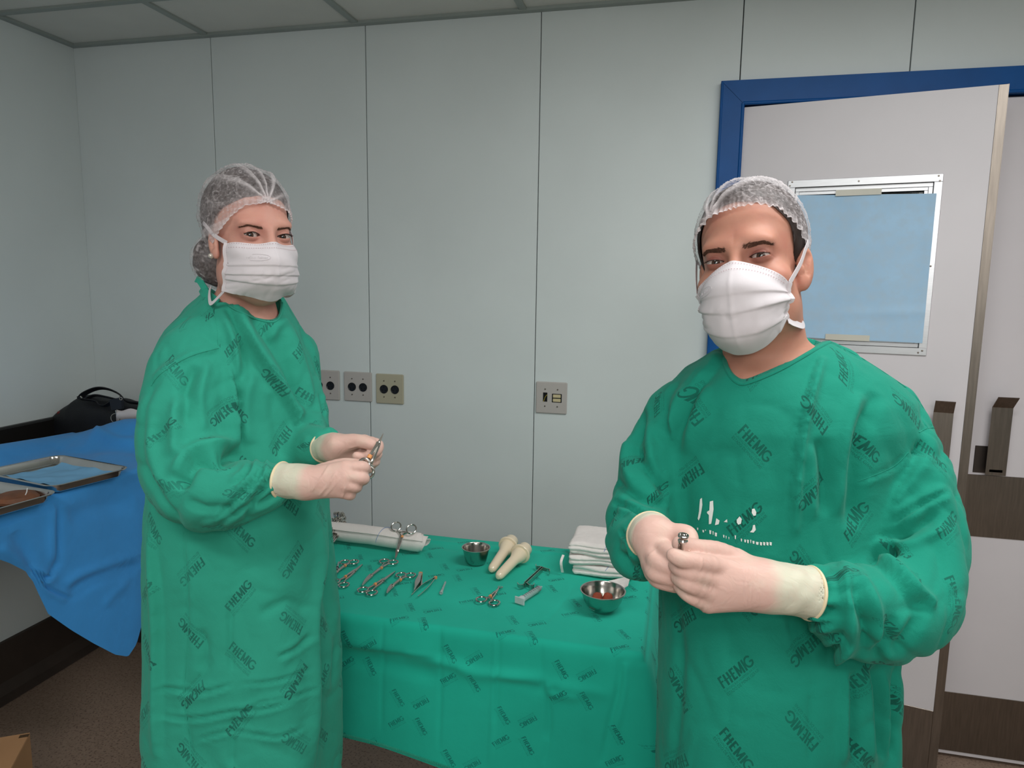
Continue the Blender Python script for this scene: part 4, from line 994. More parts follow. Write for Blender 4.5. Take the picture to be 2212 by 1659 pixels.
MB().sheet(G).build('bag_body', M_bag, bag)
def strap(name, pts, w, dy, mat=M_bag, par=bag, th=.004):
    P = smooth_path([bp_(a, b, BY-dy) for a, b in pts], 24); m = MB(); strip(m, P, [w]*24, th, np.array([0, .55, .83])); return m.build(name, mat, par, True, auto=40)
strap('carry_handle', [(172, 862), (180, 852), (200, 842), (218, 838.5), (238, 842), (258, 852), (262, 862)], .020, .03)
strap('carry_handle', [(186, 862), (205, 854), (232, 858), (262, 866)], .014, .06)
strap('shoulder_strap', [(168, 858), (176, 862), (205, 866), (214, 874), (228, 876), (244, 866)], .014, .075)
strap('shoulder_strap', [(262, 858), (276, 868), (300, 871), (330, 874)], .020, .06)
fl = MB(); P = [bp_(a, b, BY-.092) for a, b in ((236, 864), (261, 858), (263, 883), (240, 886))]
fl.add(P+[p_+np.array([0, .012, 0]) for p_ in P], [(0, 1, 2, 3), (7, 6, 5, 4), (0, 4, 5, 1), (1, 5, 6, 2), (2, 6, 7, 3), (3, 7, 4, 0)]).build('front_flap', pmat('grey_nylon', lin((36, 40, 48)), .6), bag, False)
MB().ring(bp_(249, 903, BY-.10), (0.2, -1, .1), .0165, .0016, 24, 6).build('metal_ring', M_chrome, bag)
MB().ring(bp_(261, 861, BY-.10), (0.2, -1, .1), .005, .0012, 16, 6).tube([bp_(250, 886, BY-.10), bp_(252, 897, BY-.10)], .003, 8).tube([bp_(174, 856, BY-.05), bp_(178, 860, BY-.05)], .003, 8).build('metal_buckle', M_chrome, bag)
m = MB().obox(bp_(132, 900, BY-.05), (.009, .012, .022), np.eye(3), .004); m.build('red_patch', pmat('red_patch', lin((110, 34, 32)), .7), bag)
m = MB(); G = np.zeros((12, 8, 3))
for i in range(12):
    for j in range(8):
        a, b = 252+58*i/11, 886+28*j/7+3*math.sin(i*.8)*(j == 0)
        P = bp_(a, b, BY-.088-.012*math.sin(j*.6)); G[i, j] = P
tag(m.sheet(G, .003).build('white_cloth', pmat('white_cotton', lin((214, 208, 210)), .9)), 'white cloth tucked against the black bag in the corner', 'cloth')
# tan carton corner at the lower left
cz = .30; K = onZ(cz, 67, 1580); e1 = unit(onZ(cz, 0, 1591)-K); e2 = unit(onZ(cz, 50, 1659)-K); e2 = unit(e2-e1*(e1@e2))
ct = thing('cardboard_box', 'tan cardboard box on the floor, only its corner in the lower left', 'box', tuple(K+(e1+e2)*.15-UPV*cz))
R_ = np.stack([e1, e2, np.cross(e1, e2)], 1); M_card = pmat('cardboard', lin((196, 148, 106)), .8, var=.08, nscale=5, bump=.1)
MB().obox(K+(e1+e2)*.16-UPV*cz/2, (.158, .158, cz/2-.004), R_, .002).build('carton', M_card, ct, False)
for e, f in ((e1, e2), (e2, e1)):
    m = MB(); P0 = K+f*(.0 if e is e1 else .16); m.obox(K+e1*.16+e2*(.08 if e is e1 else .24)-UPV*.0025, (.158, .078, .0015), R_, .001); m.build('box_flap', M_card, ct, False)
m = MB().obox(K+e1*.012+e2*.016+UPV*-.0006, (.011, .006, .0006), R_); m.build('corner_stain', pmat('stain', lin((84, 64, 44)), .8), ct, False)
# ---------------------------------------------------------------- people
M_gown_w = cloth_mat('gown_green_worn', IMG_G, lin((46, 149, 126)), lin((24, 68, 62)), fade=.3)
M_gown_m = cloth_mat('gown_green', IMG_G, lin((24, 131, 110)), lin((12, 58, 50)), fade=.15)
M_mask = pmat('mask_white', lin((214, 206, 210)), .75, var=.015, bump=.12, bscale=500, bdist=.0005, sss=.15, sss_r=(1, 1, 1))
M_dash = pmat('mask_seam', lin((196, 160, 166)), .8)
M_hair = pmat('dark_hair', lin((48, 36, 32)), .55, var=.35, nscale=60, stretch=(1, 1, .3), bump=.5, bscale=160)
M_eye = pmat('eye_white', lin((176, 160, 154)), .08, var=.02, spec=.6)
M_iris = pmat('iris_brown', lin((62, 40, 28)), .06, var=.2, nscale=400, spec=.7)
M_pupil = pmat('pupil', (.004, .004, .004), .05, spec=.8)
def skin_mat(name, col, red, lid):
    m = pmat(name, lin(col), .52, var=.05, nscale=40, spec=.32, sss=.25, bump=.10, bscale=380, bdist=.0008, col2=lin(red), c2scale=22, c2lo=.46, c2hi=.75)
    nt = m.node_tree; b = nt.nodes['Principled BSDF']; old = b.inputs['Base Color'].links[0].from_socket     # darker pigment of the eyelids, with eye-socket shade painted in
    at_ = nt.nodes.new('ShaderNodeAttribute'); at_.attribute_name = 'lid'; mc = nt.nodes.new('ShaderNodeMix'); mc.data_type = 'RGBA'
    nt.links.new(at_.outputs['Fac'], mc.inputs[0]); nt.links.new(old, mc.inputs[6]); mc.inputs[7].default_value = (*lin(lid), 1); nt.links.new(mc.outputs[2], b.inputs['Base Color']); return m
M_skin_w = skin_mat('skin_fair', (202, 150, 134), (196, 138, 124), (146, 88, 78))
M_skin_m = skin_mat('skin_tan', (188, 134, 114), (180, 118, 102), (126, 72, 64))
# latex glove: tight and pinkish over the hand, loose and pale at the wrist
def latex():
    m = bpy.data.materials.new('latex_glove'); m.use_nodes = True; nt = m.node_tree; N = nt.nodes; L = nt.links; b = N['Principled BSDF']
    b.inputs['Roughness'].default_value = .52; b.inputs['Specular IOR Level'].default_value = .35; b.inputs['Subsurface Weight'].default_value = .2
    b.inputs['Subsurface Radius'].default_value = (1, .6, .45); b.inputs['Subsurface Scale'].default_value = .006
    at_ = N.new('ShaderNodeAttribute'); at_.attribute_name = 'loose'; tc_ = N.new('ShaderNodeTexCoord')
    n = N.new('ShaderNodeTexNoise'); n.inputs['Scale'].default_value = 45; n.inputs['Detail'].default_value = 3; L.new(tc_.outputs['Object'], n.inputs['Vector'])
    a = N.new('ShaderNodeMath'); a.operation = 'MULTIPLY_ADD'; L.new(n.outputs['Fac'], a.inputs[0]); a.inputs[1].default_value = .9; a.inputs[2].default_value = -.45
    s = N.new('ShaderNodeMath'); s.operation = 'ADD'; s.use_clamp = True; L.new(a.outputs[0], s.inputs[0]); L.new(at_.outputs['Fac'], s.inputs[1])
    mc = N.new('ShaderNodeMix'); mc.data_type = 'RGBA'; L.new(s.outputs[0], mc.inputs[0]); mc.inputs[6].default_value = (*lin((212, 174, 162)), 1); mc.inputs[7].default_value = (*lin((206, 202, 182)), 1)
    L.new(mc.outputs[2], b.inputs['Base Color'])
    mp = N.new('ShaderNodeMapping'); mp.inputs['Rotation'].default_value = (.3, .5, .9); mp.inputs['Scale'].default_value = (1, 3.2, 1); L.new(tc_.outputs['Object'], mp.inputs[0])
    n2 = N.new('ShaderNodeTexNoise'); n2.inputs['Scale'].default_value = 55; n2.inputs['Detail'].default_value = 3; n2.inputs['Distortion'].default_value = .8; L.new(mp.outputs[0], n2.inputs['Vector'])
    bp = N.new('ShaderNodeBump'); bp.inputs['Strength'].default_value = .4; bp.inputs['Distance'].default_value = .0022; L.new(n2.outputs['Fac'], bp.inputs['Height']); L.new(bp.outputs[0], b.inputs['Normal'])
    return m
M_latex = latex(); M_roll = pmat('latex_roll', lin((226, 206, 172)), .5, sss=.1)
def cap_mat():
    m = bpy.data.materials.new('bouffant_nonwoven'); m.use_nodes = True; nt = m.node_tree; N = nt.nodes; L = nt.links
    out = N['Material Output']; N.remove(N['Principled BSDF'])
    at_ = N.new('ShaderNodeAttribute'); at_.attribute_name = 'gather'; tc_ = N.new('ShaderNodeTexCoord')
    n = N.new('ShaderNodeTexNoise'); n.inputs['Scale'].default_value = 260; n.inputs['Detail'].default_value = 4; L.new(tc_.outputs['Object'], n.inputs['Vector'])
    a = N.new('ShaderNodeMath'); a.operation = 'MULTIPLY_ADD'; L.new(n.outputs['Fac'], a.inputs[0]); a.inputs[1].default_value = .5; a.inputs[2].default_value = -.25
    s = N.new('ShaderNodeMath'); s.operation = 'ADD'; s.use_clamp = True; L.new(a.outputs[0], s.inputs[0]); L.new(at_.outputs['Fac'], s.inputs[1])
    df = N.new('ShaderNodeBsdfDiffuse'); df.inputs[0].default_value = (*lin((222, 214, 216)), 1); tl = N.new('ShaderNodeBsdfTranslucent'); tl.inputs[0].default_value = (*lin((232, 226, 228)), 1)
    mx_ = N.new('ShaderNodeMixShader'); mx_.inputs[0].default_value = .25; L.new(df.outputs[0], mx_.inputs[1]); L.new(tl.outputs[0], mx_.inputs[2])
    tr = N.new('ShaderNodeBsdfTransparent'); m2 = N.new('ShaderNodeMixShader'); L.new(s.outputs[0], m2.inputs[0]); L.new(tr.outputs[0], m2.inputs[1]); L.new(mx_.outputs[0], m2.inputs[2]); L.new(m2.outputs[0], out.inputs[0])
    return m
M_cap = cap_mat()

def torso_field(rings):
    """rings: (y, x_left, x_right, depth, half_depth) measured in the photograph -> interpolators over height"""
    z, c, a, b = [], [], [], []
    rh = unit(np.array([RT[0], RT[1], 0]))
    for y, x0, x1, d, hb in rings:
        p0, p1 = at(x0, y, d), at(x1, y, d); m = (p0+p1)/2
        z.append(m[2]); c.append(m); a.append(abs((p1-p0)@rh)/2); b.append(hb)
    o = np.argsort(z); z = np.array(z)[o]; c = np.array(c)[o]; a = np.array(a)[o]; b = np.array(b)[o]
    return dict(z=z, cx=c[:, 0], cy=c[:, 1], a=a, b=b, rh=rh, fh=unit(np.array([FW[0], FW[1], 0])))
def torso_local(T, P):
    z = P[:, 2]; ip = lambda v: np.interp(z, T['z'], v)
    dx, dy = P[:, 0]-ip(T['cx']), P[:, 1]-ip(T['cy'])
    return dx*T['rh'][0]+dy*T['rh'][1], dx*T['fh'][0]+dy*T['fh'][1], ip(T['a']), ip(T['b'])
def torso_sdf(T, P):
    u, v, a, b = torso_local(T, P); n = 2.35
    k = (np.abs(u/a)**n+np.abs(v/b)**n)**(1/n); d = (k-1)*np.minimum(a, b)
    top, bot = P[:, 2]-T['z'][-1], T['z'][0]-P[:, 2]
    return smax(smax(d*.92, top, .02), bot, .004)
def in_poly(px, poly):
    """signed distance in px to a polygon of the photograph, negative inside"""
    P = np.array(poly, float); n = len(P); d = np.full(len(px), 1e9); w = np.zeros(len(px), bool)
    for i in range(n):
        a, b = P[i], P[(i+1) % n]; e = b-a; q = px-a; t = np.clip((q@e)/(e@e), 0, 1); r = q-t[:, None]*e; d = np.minimum(d, np.hypot(r[:, 0], r[:, 1]))
        c1 = (a[1] > px[:, 1]) != (b[1] > px[:, 1]); xx = a[0]+(px[:, 1]-a[1])*(b[0]-a[0])/(b[1]-a[1]+1e-12); w ^= c1 & (px[:, 0] < xx)
    return np.where(w, -d, d)

def head_basis(E, yaw, pitch, roll):
    f0 = CAM-E; f0[2] = 0; f0 = unit(f0); z = np.array([0, 0, 1.]); l0 = np.cross(z, f0)
    f = f0*math.cos(yaw)+l0*math.sin(yaw); l = np.cross(z, f)
    f, u = f*math.cos(pitch)+z*math.sin(pitch), z*math.cos(pitch)-f*math.sin(pitch)
    l, u = l*math.cos(roll)+u*math.sin(roll), u*math.cos(roll)-l*math.sin(roll)
    return np.stack([l, f, u], 1)

def head_sdf(Q, p):
    """Q in head coordinates: to the person's left, forward, up; origin on the eye line"""
    L = np.abs(Q[:, 0]); S = np.stack([L, Q[:, 1], Q[:, 2]], -1); w = p['w']
    d = ell(Q, (0, -.012, .040), (.0745*w, .096, .083))
    d = smin(d, ell(Q, (0, .024, -.035), (.060*w, .066, .086)), .03)
    d = smin(d, ell(Q, (0, .052, -.094), (.034*w, .036, .028)), .03)
    d = smin(d, ell(S, (.047*w, .010, -.070), (.020, .040, .032)), .03)
    d = smin(d, ell(S, (.043*w, .056, -.031), (.024, .026, .020)), .02)
    d = smin(d, ell(S, (.024, p['bf'], .0215), (.024, .0145, .0085*p['brow'])), .022)
    d = smin(d, cone(Q, (0, .086, .010), (0, p['nt'], -.036), .0085, .0115), .014)
    d = smax(d, -ell(S, (.031, .102, -.001), (.019, .020, .0125)), .012)
    es = p['es']
    d = smin(d, np.linalg.norm(S-np.array([es, p['ef'], 0]), axis=1)-.0136, .0065)
    x = L-es; top = p['hu']*(1-np.clip(np.abs(x+.001)/p['ew'], 0, 1.3)**2.0)+.06*x; bot = -p['hl']*(1-np.clip(np.abs(x)/p['ew'], 0, 1.3)**2.2)+.06*x
    ap = np.maximum(np.maximum(Q[:, 2]-top, bot-Q[:, 2]), p['ef']+.001-Q[:, 1])
    d = smax(d, -ap, .0016)
    # upper lid crease and the fold under the eye
    cr = Q[:, 2]-(.0075+p['hu']*.45-.9*np.abs(x)**2/.02); d = d+.0012*np.exp(-(cr/.0012)**2)*np.exp(-(x/.014)**2)*(Q[:, 1] > .06)
    cr2 = Q[:, 2]+.0115-.5*np.abs(x)**2/.02; d = d+.0008*np.exp(-(cr2/.0018)**2)*np.exp(-(x/.013)**2)*(Q[:, 1] > .05)
    # ears
    ez_ = p['esz']; ca, sa = math.cos(p['ear_out']), math.sin(p['ear_out']); Re = np.array([[ca, -sa, 0], [sa, ca, 0], [0, 0, 1.]])
    tl = np.array([[1, 0, 0], [0, math.cos(.2), -math.sin(.2)], [0, math.sin(.2), math.cos(.2)]]); Re = Re@tl
    ec = np.array([.0782*w, p['earf'], -.014])
    q = (S-ec)@Re/ez_
    e = ell(q, (0, 0, 0), (.0075, .0195, .0335))
    e = smax(e, -ell(q, (.0068, .0030, .004), (.0060, .0125, .0215)), .002)
    e = smin(e, ell(q, (.0035, -.0045, .002), (.0030, .0045, .0150)), .004)      # inner fold
    e = smin(e, ell(q, (.0015, .0125, -.006), (.0045, .0040, .0065)), .004)      # tragus
    e = smin(e, ell(q, (.0005, .0060, -.0265), (.0055, .0085, .0105)), .008)*ez_
    d = smin(d, e, .005)
    return d
def neck_sdf(Q, p):
    return smin(cone(Q, (0, -.016, -.055), p['nk'], p['nr'], p['nr']*1.04), cone(Q, (0, -.030, -.03), p['nk'], p['nr']*.9, p['nr']), .02)

def make_head_parts(root, p, E, Rm, bodyV, bodyQ, skin):
    hs = p['hs']; O = E-Rm@np.array([0, p['ef'], 0])*hs; loc = lambda q: O+np.asarray(q)*hs@Rm.T
    body = bpy.data.objects[p['body']]
    bvh = BVHTree.FromPolygons([tuple(v) for v in bodyV[p['hi']]], p['hf'].tolist())
    def on_face(l, u):
        """point on the face seen from the front at head coordinates l,u"""
        a = loc((l, .2, u)); d = -Rm[:, 1]; h = bvh.ray_cast(Vector(a), Vector(d))
        return (np.array(h[0]), np.array(h[1])) if h[0] is not None else (loc((l, .09, u)), Rm[:, 1])
    for s in (-1, 1):
        c = loc((s*p['es'], p['ef'], 0)); g = unit(CAM+p.get('gaze', 0)-c)
        m = MB().lathe([(hs*.0123*math.sin(q), -hs*.0123*math.cos(q)) for q in np.linspace(0, math.pi, 24)], c, g, 32)
        e = m.build('eyeball', M_eye, root, True, auto=None)
        MB().lathe([(hs*.0124*math.sin(q), hs*.0125*math.cos(q)) for q in np.linspace(.50, .0, 8)], c, g, 32).build('iris', M_iris, e, True, auto=None)
        MB().lathe([(hs*.0125*math.sin(q), hs*.01265*math.cos(q)) for q in np.linspace(.21, .0, 6)], c, g, 24).build('pupil', M_pupil, e, True, auto=None)
        # lashes along the upper lid, brow hairs
        m = MB(); rg = random.Random(3)
        lid = []
        for k in range(26):
            x = -p['ew']*.95+p['ew']*1.95*k/25; top = p['hu']*(1-min(1, abs(x+.001)/p['ew'])**2)+.06*x
            q = np.array([s*(p['es']+x), p['ef']+math.sqrt(max(1e-8, .0142**2-x*x*.8-top*top)), top+.0003]); lid.append(q)
            n = 1 if x < -.004 else 2
            for _ in range(n*p['lash']):
                l_ = p['ll']*(.6+.7*k/25)*rg.uniform(.7, 1.1); tip = q+np.array([s*(.002*(k/25-.35)+rg.uniform(-.0009, .0009)), l_*.95, l_*.30])
                m.tube([loc(q), loc((q+tip)/2+np.array([0, .0004, -.0005])), loc(tip)], [.00022, .00016, .00005], 4)
        m.tube([loc(q) for q in lid], .00075 if p['lash'] > 1 else .00045, 5)
        m.build('eyelashes', M_hair, root)
        m = MB()
        for k in range(p['bn']):
            f = rg.random(); wob = rg.uniform(-1, 1)
            lx = p['b0']+(p['b1']-p['b0'])*f; uz = np.interp(f, [0, .25, .65, 1], p['bz'])+wob*p['bt']*np.interp(f, [0, .2, .7, 1], [.8, 1, .7, .15])
            a, n_ = on_face(s*lx, uz)
            if n_@Rm[:, 1] < .35: continue
            ang = np.interp(f, [0, .25, .6, 1], [.9, .30, -.02, -.35])+rg.uniform(-.15, .15)-.12*wob; l_ = rg.uniform(.0042, .0070)*(.8 if f < .15 else 1)
            dr = unit(Rm[:, 0]*s*math.cos(ang)+Rm[:, 2]*math.sin(ang)); dr = unit(dr-n_*(dr@n_)); b_ = a+dr*l_
            m.tube([a-n_*.0003, a+dr*l_*.5+n_*.0009, b_+n_*.0003], [.00016, .0002, .00005], 4)
        m.build('eyebrow', M_brow, root)
    return loc, on_face
M_brow = pmat('brow_hair', lin((84, 58, 46)), .7, var=.2, nscale=200, spec=.2)

def cap_shape(p, grow, edge, nph, nt, puff, knot=None, ruffle=0.):
    """hat-like shell over the skull; edge(phi) gives the lower rim elevation"""
    ph = np.linspace(-math.pi, math.pi, nph+1)[:-1]; t = np.linspace(0, 1, nt)
    PH, T = np.meshgrid(ph, t, indexing='ij'); te = edge(PH); th = te+(math.pi/2-.0-te)*T
    a, b, c = .0745*p['w']+grow, .096*p.get('hb', 1)+grow, .083+grow
    th = np.minimum(th, math.pi/2-1e-3)
    dirn = np.stack([np.cos(th)*np.sin(PH), np.cos(th)*np.cos(PH), np.sin(th)], -1)
    G = dirn*np.array([a, b, c])*(1+puff(PH, T, dirn)[..., None])
    low = np.sin(th) < 0; G[..., 2] = np.where(low, G[..., 2]*1.05, G[..., 2])
    return PH, T, dirn, G+np.array([0, -.012, .040])
def closed_grid(G):
    nph, nt = G.shape[:2]; i = np.arange(nph*nt).reshape(nph, nt); j = np.roll(i, -1, 0)
    return G.reshape(-1, 3), np.stack([i[:, :-1], j[:, :-1], j[:, 1:], i[:, 1:]], -1).reshape(-1, 4)[:, ::-1]

def make_hair_cap(root, p, loc, body_sdf):
    ed = p['hair_edge']; e = lambda PH: np.interp(PH, np.radians(ed[0]), np.array(ed[1]))
    PH, T, dr, G = cap_shape(p, .0045, e, 160, 60, lambda PH, T, d: np.interp(np.abs(PH), [0, .8, 1.8, math.pi], p['hair_puff'])*np.sin(np.clip(T*1.3+.15, 0, 1)*math.pi*.6)+.012*(vnoise(d*7+1)-.5)+.006*(vnoise(d*np.array([26, 26, 8.])+5)-.5)-.03*(1-smoothstep(0, .10, T)))
    V, Q = closed_grid(G)
    hair = mesh('hair', loc(V), Q, M_hair, root)
    if p.get('bun') is not None:
        c, r = p['bun']; fnb = lambda P: ell(P, c, r)+.0035*(vnoise(P*np.array([140, 140, 60.])+3)-.5)
        g = [axis_grid((c[k]-r[k]-.012, c[k]+r[k]+.012, .0032)) for k in range(3)]; V, Q = nets(fnb, *g); mesh('hair_bun', loc(V), Q, M_hair, hair)
    # thin hairs over the edge at the temples
    rg = random.Random(11); m = MB()
    for k in range(p.get('wisps', 60)):
        s = rg.choice((-1, 1)); ph = s*math.radians(rg.uniform(*p['wisp_phi'])); te = float(e(np.array(ph)))
        a, b, c = .0745*p['w']+.003, .099, .086
        pos = lambda th, o=0.: np.array([(a+o)*math.cos(th)*math.sin(ph), (b+o)*math.cos(th)*math.cos(ph)-.012, c*math.sin(th)+.040])
        l_ = rg.uniform(.03, .10); m.tube([loc(pos(te+.12)), loc(pos(te+.03, .002)), loc(pos(te-l_, .0005))], [.0003, .0003, .0001], 4)
    m.build('hair_strands', M_hair, hair)
    # cap
    ed = p['cap_edge']; e = lambda PH: np.interp(PH, np.radians(ed[0]), np.array(ed[1]))+.020*np.sin(PH*46+2*np.sin(PH*5))*p.get('scallop', .6)
    kn = np.array(p['knot']); kp = p['pleats']
    def puff(PH, T, d):
        bulge = np.interp(np.abs(PH), [0, .9, 1.9, math.pi], p['puff'])
        return p.get('cb', .022)+bulge*np.sin(np.clip(T*1.25, 0, 1)*math.pi*.55)+.035*(vnoise(d*5+9)-.5)
    PH, T, dr, G = cap_shape(p, .006, e, 300, 110, puff)
    if p.get('bun') is not None:
        c, r = p['bun']; c = np.array(c); r = np.array(r)+.006; q = (G-c)/r; k = np.linalg.norm(q, axis=-1)
        G = np.where((k < 1)[..., None], c+q/np.maximum(k, .05)[..., None]*r, G)
    if p.get('earpush'):
        q = np.linalg.norm(G-np.array(p['earpush']), axis=-1); G = G+np.array([-1, 0, 0])*(.011*np.exp(-(q/.030)**2))[..., None]
    # pleats fan out from the gathered knot at the front edge
    rel = dr-unit(kn); tx = unit(np.cross([0, 0, 1], kn)); ty = np.cross(unit(kn), tx); ang = np.arctan2(rel@ty, rel@tx); dist = np.linalg.norm(rel, axis=-1)
    fan = (np.sin(ang*kp+1.3*np.sin(ang*3.1+1))*.5+.5)*(.55+.9*vn2(ang*3.7, np.zeros_like(ang), 2.)); fall = np.exp(-dist/p.get('fan_len', .9))
    pl = np.clip(fan, 0, 1)**4*fall
    n1 = vnoise(dr*p.get('net', 9.)+21); n2 = vnoise(dr*p.get('net', 9.)*1.7+np.array([3, 8, 1.]))
    web = np.exp(-((n1-.5)/.030)**2)*.9+np.exp(-((n2-.47)/.028)**2)*.7; web = web*smoothstep(.25, .8, dist)
    N = dr/np.array([.075, .096, .083])**1; N /= np.linalg.norm(N, axis=-1, keepdims=True)
    edgeb = np.exp(-(T/.045)**2)
    G = G+N*(.0042*pl+.0014*web+.0018*np.sin(PH*60+3*np.sin(PH*7))*np.exp(-(T/.12)**2))[..., None]
    dens = p['thin']+.66*pl+.30*web+.75*np.exp(-(dist/.17)**2)+.16*edgeb+p.get('band', .12)*np.exp(-(T/.10)**2)+.12*(vnoise(dr*14+4)-.5)+.30*np.exp(-((T-.005)/.010)**2)
    V, Q = closed_grid(G); dens = dens.ravel()
    if p.get('bun') is not None:
        c, r = np.array(p['bun'][0]), np.array(p['bun'][1])+.005; n0, n1 = 60, 40; a1, a2 = np.meshgrid(np.linspace(0, 2*math.pi, n0+1)[:-1], np.linspace(.05, math.pi-.05, n1), indexing='ij')
        dd = np.stack([np.sin(a2)*np.cos(a1), np.sin(a2)*np.sin(a1), np.cos(a2)], -1); B, BQ = closed_grid(c+dd*r*(1+.06*(vnoise(dd*4+5)-.5))[..., None])
        w1 = vnoise(dd*5+31).ravel(); Q = np.concatenate([Q, BQ+len(V)]); V = np.concatenate([V, B]); dens = np.concatenate([dens, p['thin']-.04+.5*np.exp(-((w1-.5)/.03)**2)])
    V = loc(V)
    cap = mesh('bouffant_cap', V, Q, M_cap, root, attrs={'gather': np.clip(dens, .12, .95)})
    return cap

def ribbon(name, pts, w, mat, parent, up, th=.0007, n=24):
    P = smooth_path(pts, n); m = MB(); strip(m, P, np.full(n, w) if np.ndim(w) == 0 else np.interp(np.linspace(0, 1, n), np.linspace(0, 1, len(w)), w), th, np.asarray(up)); return m.build(name, mat, parent, True, auto=40)

def make_mask(root, p, loc, Rm, sdf_local, ties):
    nu, nv = 81, 73; u = np.linspace(-1, 1, nu); v = np.linspace(0, 1, nv); U, Vv = np.meshgrid(u, v, indexing='ij')
    au = np.abs(U); mk = p['mask']
    zt = mk['top']-mk['side_drop']*au**1.5; zb_ = mk['bot']+mk['side_rise']*au**1.7; Z = zt+(zb_-zt)*Vv
    fc = np.interp(Vv, [0, .12, .27, .5, .72, .88, 1], mk['f']); fs = np.interp(Vv, [0, .5, 1], mk['fs']); pw = np.interp(Vv, [0, .2, .5, 1], mk['p'])
    Fv = fc-(fc-fs)*au**pw; hw = np.interp(Vv, [0, .5, 1], mk['hw']); X = hw*np.sin(U*1.28)/math.sin(1.28)
    G = np.stack([X, Fv, Z], -1).reshape(-1, 3)
    for _ in range(6):
        d = sdf_local(G); G = G+grad(sdf_local, G)*np.clip(.0026-d, 0, .02)[:, None]
    G = G.reshape(nu, nv, 3)
    for k in range(3):
        for _ in range(14):
            G[1:-1, 1:-1] = .4*G[1:-1, 1:-1]+.15*(G[2:, 1:-1]+G[:-2, 1:-1]+G[1:-1, 2:]+G[1:-1, :-2])
            G[1:-1, 0] = .5*G[1:-1, 0]+.25*(G[2:, 0]+G[:-2, 0]); G[1:-1, -1] = .5*G[1:-1, -1]+.25*(G[2:, -1]+G[:-2, -1])
        H = G.reshape(-1, 3); d = sdf_local(H); H = H+grad(sdf_local, H)*np.clip(.0014-d, 0, .02)[:, None]; G = H.reshape(nu, nv, 3)
    for _ in range(4): G[1:-1, 1:-1] = .5*G[1:-1, 1:-1]+.125*(G[2:, 1:-1]+G[:-2, 1:-1]+G[1:-1, 2:]+G[1:-1, :-2])
    du = np.gradient(G, axis=0); dv = np.gradient(G, axis=1); N = np.cross(dv, du); N /= np.linalg.norm(N, axis=-1, keepdims=True); N *= np.sign(N[..., 1:2]+.2)
    off = np.zeros((nu, nv)); tilt = p.get('pleat_tilt', .06)
    for k, (vi, dep) in enumerate(mk['pleats']):
        w_ = Vv-vi-tilt*(au**1.4)*(-1 if k > 1 else 1)*.6; off += dep*np.where(w_ < 0, np.exp(-(w_/.11)**2), np.exp(-(w_/.016)**2))*(.45+.75*au)
    off += .0022*(vn2(U*3+p['seed'], Vv*5, 1.)-.5)+.0016*np.exp(-(U/.04)**2)*np.sin(Vv*3.1)
    off += .0030*np.abs(vn2(U*5+p['seed'], Vv*9+U*2, 4.)-.5)*smoothstep(.3, .6, Vv)
    G = G+N*off[..., None]
    W_ = loc(G.reshape(-1, 3)).reshape(nu, nv, 3)
    mo = MB().sheet(W_[::-1], .0011).build('face_mask', M_mask, root, True, auto=60)
    m = MB()
    for r in (.028, .095):
        j = r*(nv-1); j0 = int(j); f = j-j0
        line = W_[:, j0]*(1-f)+W_[:, min(j0+1, nv-1)]*f; nl_ = (N[:, j0]@Rm.T); line = smooth_path(line[3:-3]+nl_[3:-3]*.0009, 200)
        for k in range(0, 196, 5): m.tube(line[k:k+3], .00032, 4)
    for side in (1, -2):
        line = smooth_path(W_[side, 2:-2]+(N[side, 2:-2]@Rm.T)*.0009, 120)
        for k in range(0, 117, 4): m.tube(line[k:k+2], .00028, 4)
    m.build('seam_dashes', M_dash, mo)
    # printed maker's mark: oval outline and a faint word
    m = MB(); c0, r0 = mk['logo']
    def on(uu, vv): i = (uu+1)/2*(nu-1); j = vv*(nv-1); i0, j0 = int(i), int(j); return W_[i0, j0]+(W_[min(i0+1, nu-1), j0]-W_[i0, j0])*(i-i0)+(W_[i0, min(j0+1, nv-1)]-W_[i0, j0])*(j-j0)+(N[i0, j0]@Rm.T)*.0006
    pr = [on(c0[0]+r0[0]*math.cos(q), c0[1]+r0[1]*math.sin(q)) for q in np.linspace(-1.9, 2.1, 40)]
    m.tube(pr, .00022, 4, caps=False)
    for k, seg in enumerate(((0, 0, 0, 1), (0, 1, .5, .3), (.5, .3, 1, 1), (1, 1, 1, 0))*1):
        pass
    x = -.75
    for ch in 'medic house':
        if ch != ' ':
            h_ = .8 if ch in 'dh' else .45
            a = on(c0[0]+r0[0]*x, c0[1]+r0[1]*.3); b = on(c0[0]+r0[0]*x, c0[1]+r0[1]*(.3-h_)); c = on(c0[0]+r0[0]*(x+.08), c0[1]+r0[1]*.3); d = on(c0[0]+r0[0]*(x+.08), c0[1]+r0[1]*(-.1))
            if ch in 'hmiu': m.tube([a, b], .0002, 4).tube([d, c], .0002, 4)
            else: m.tube([c, a, (a+b)/2 if h_ < .6 else b, d], .0002, 4)
        x += .145
    m.build('maker_print', pmat('grey_print', lin((200, 194, 198)), .8), mo)
    # binding at the sides, then the ties
    for side, ii_ in ((-1, 0), (1, nu-1)):
        ribbon('side_binding', W_[ii_, ::6]+(N[ii_, ::6]@Rm.T)*.0008, .0075, M_mask, mo, Rm[:, 0]*side*.6+Rm[:, 1]*.6)
    for pts, w, up in ties(W_): ribbon('tie', pts, w, M_mask, mo, up)
    return mo

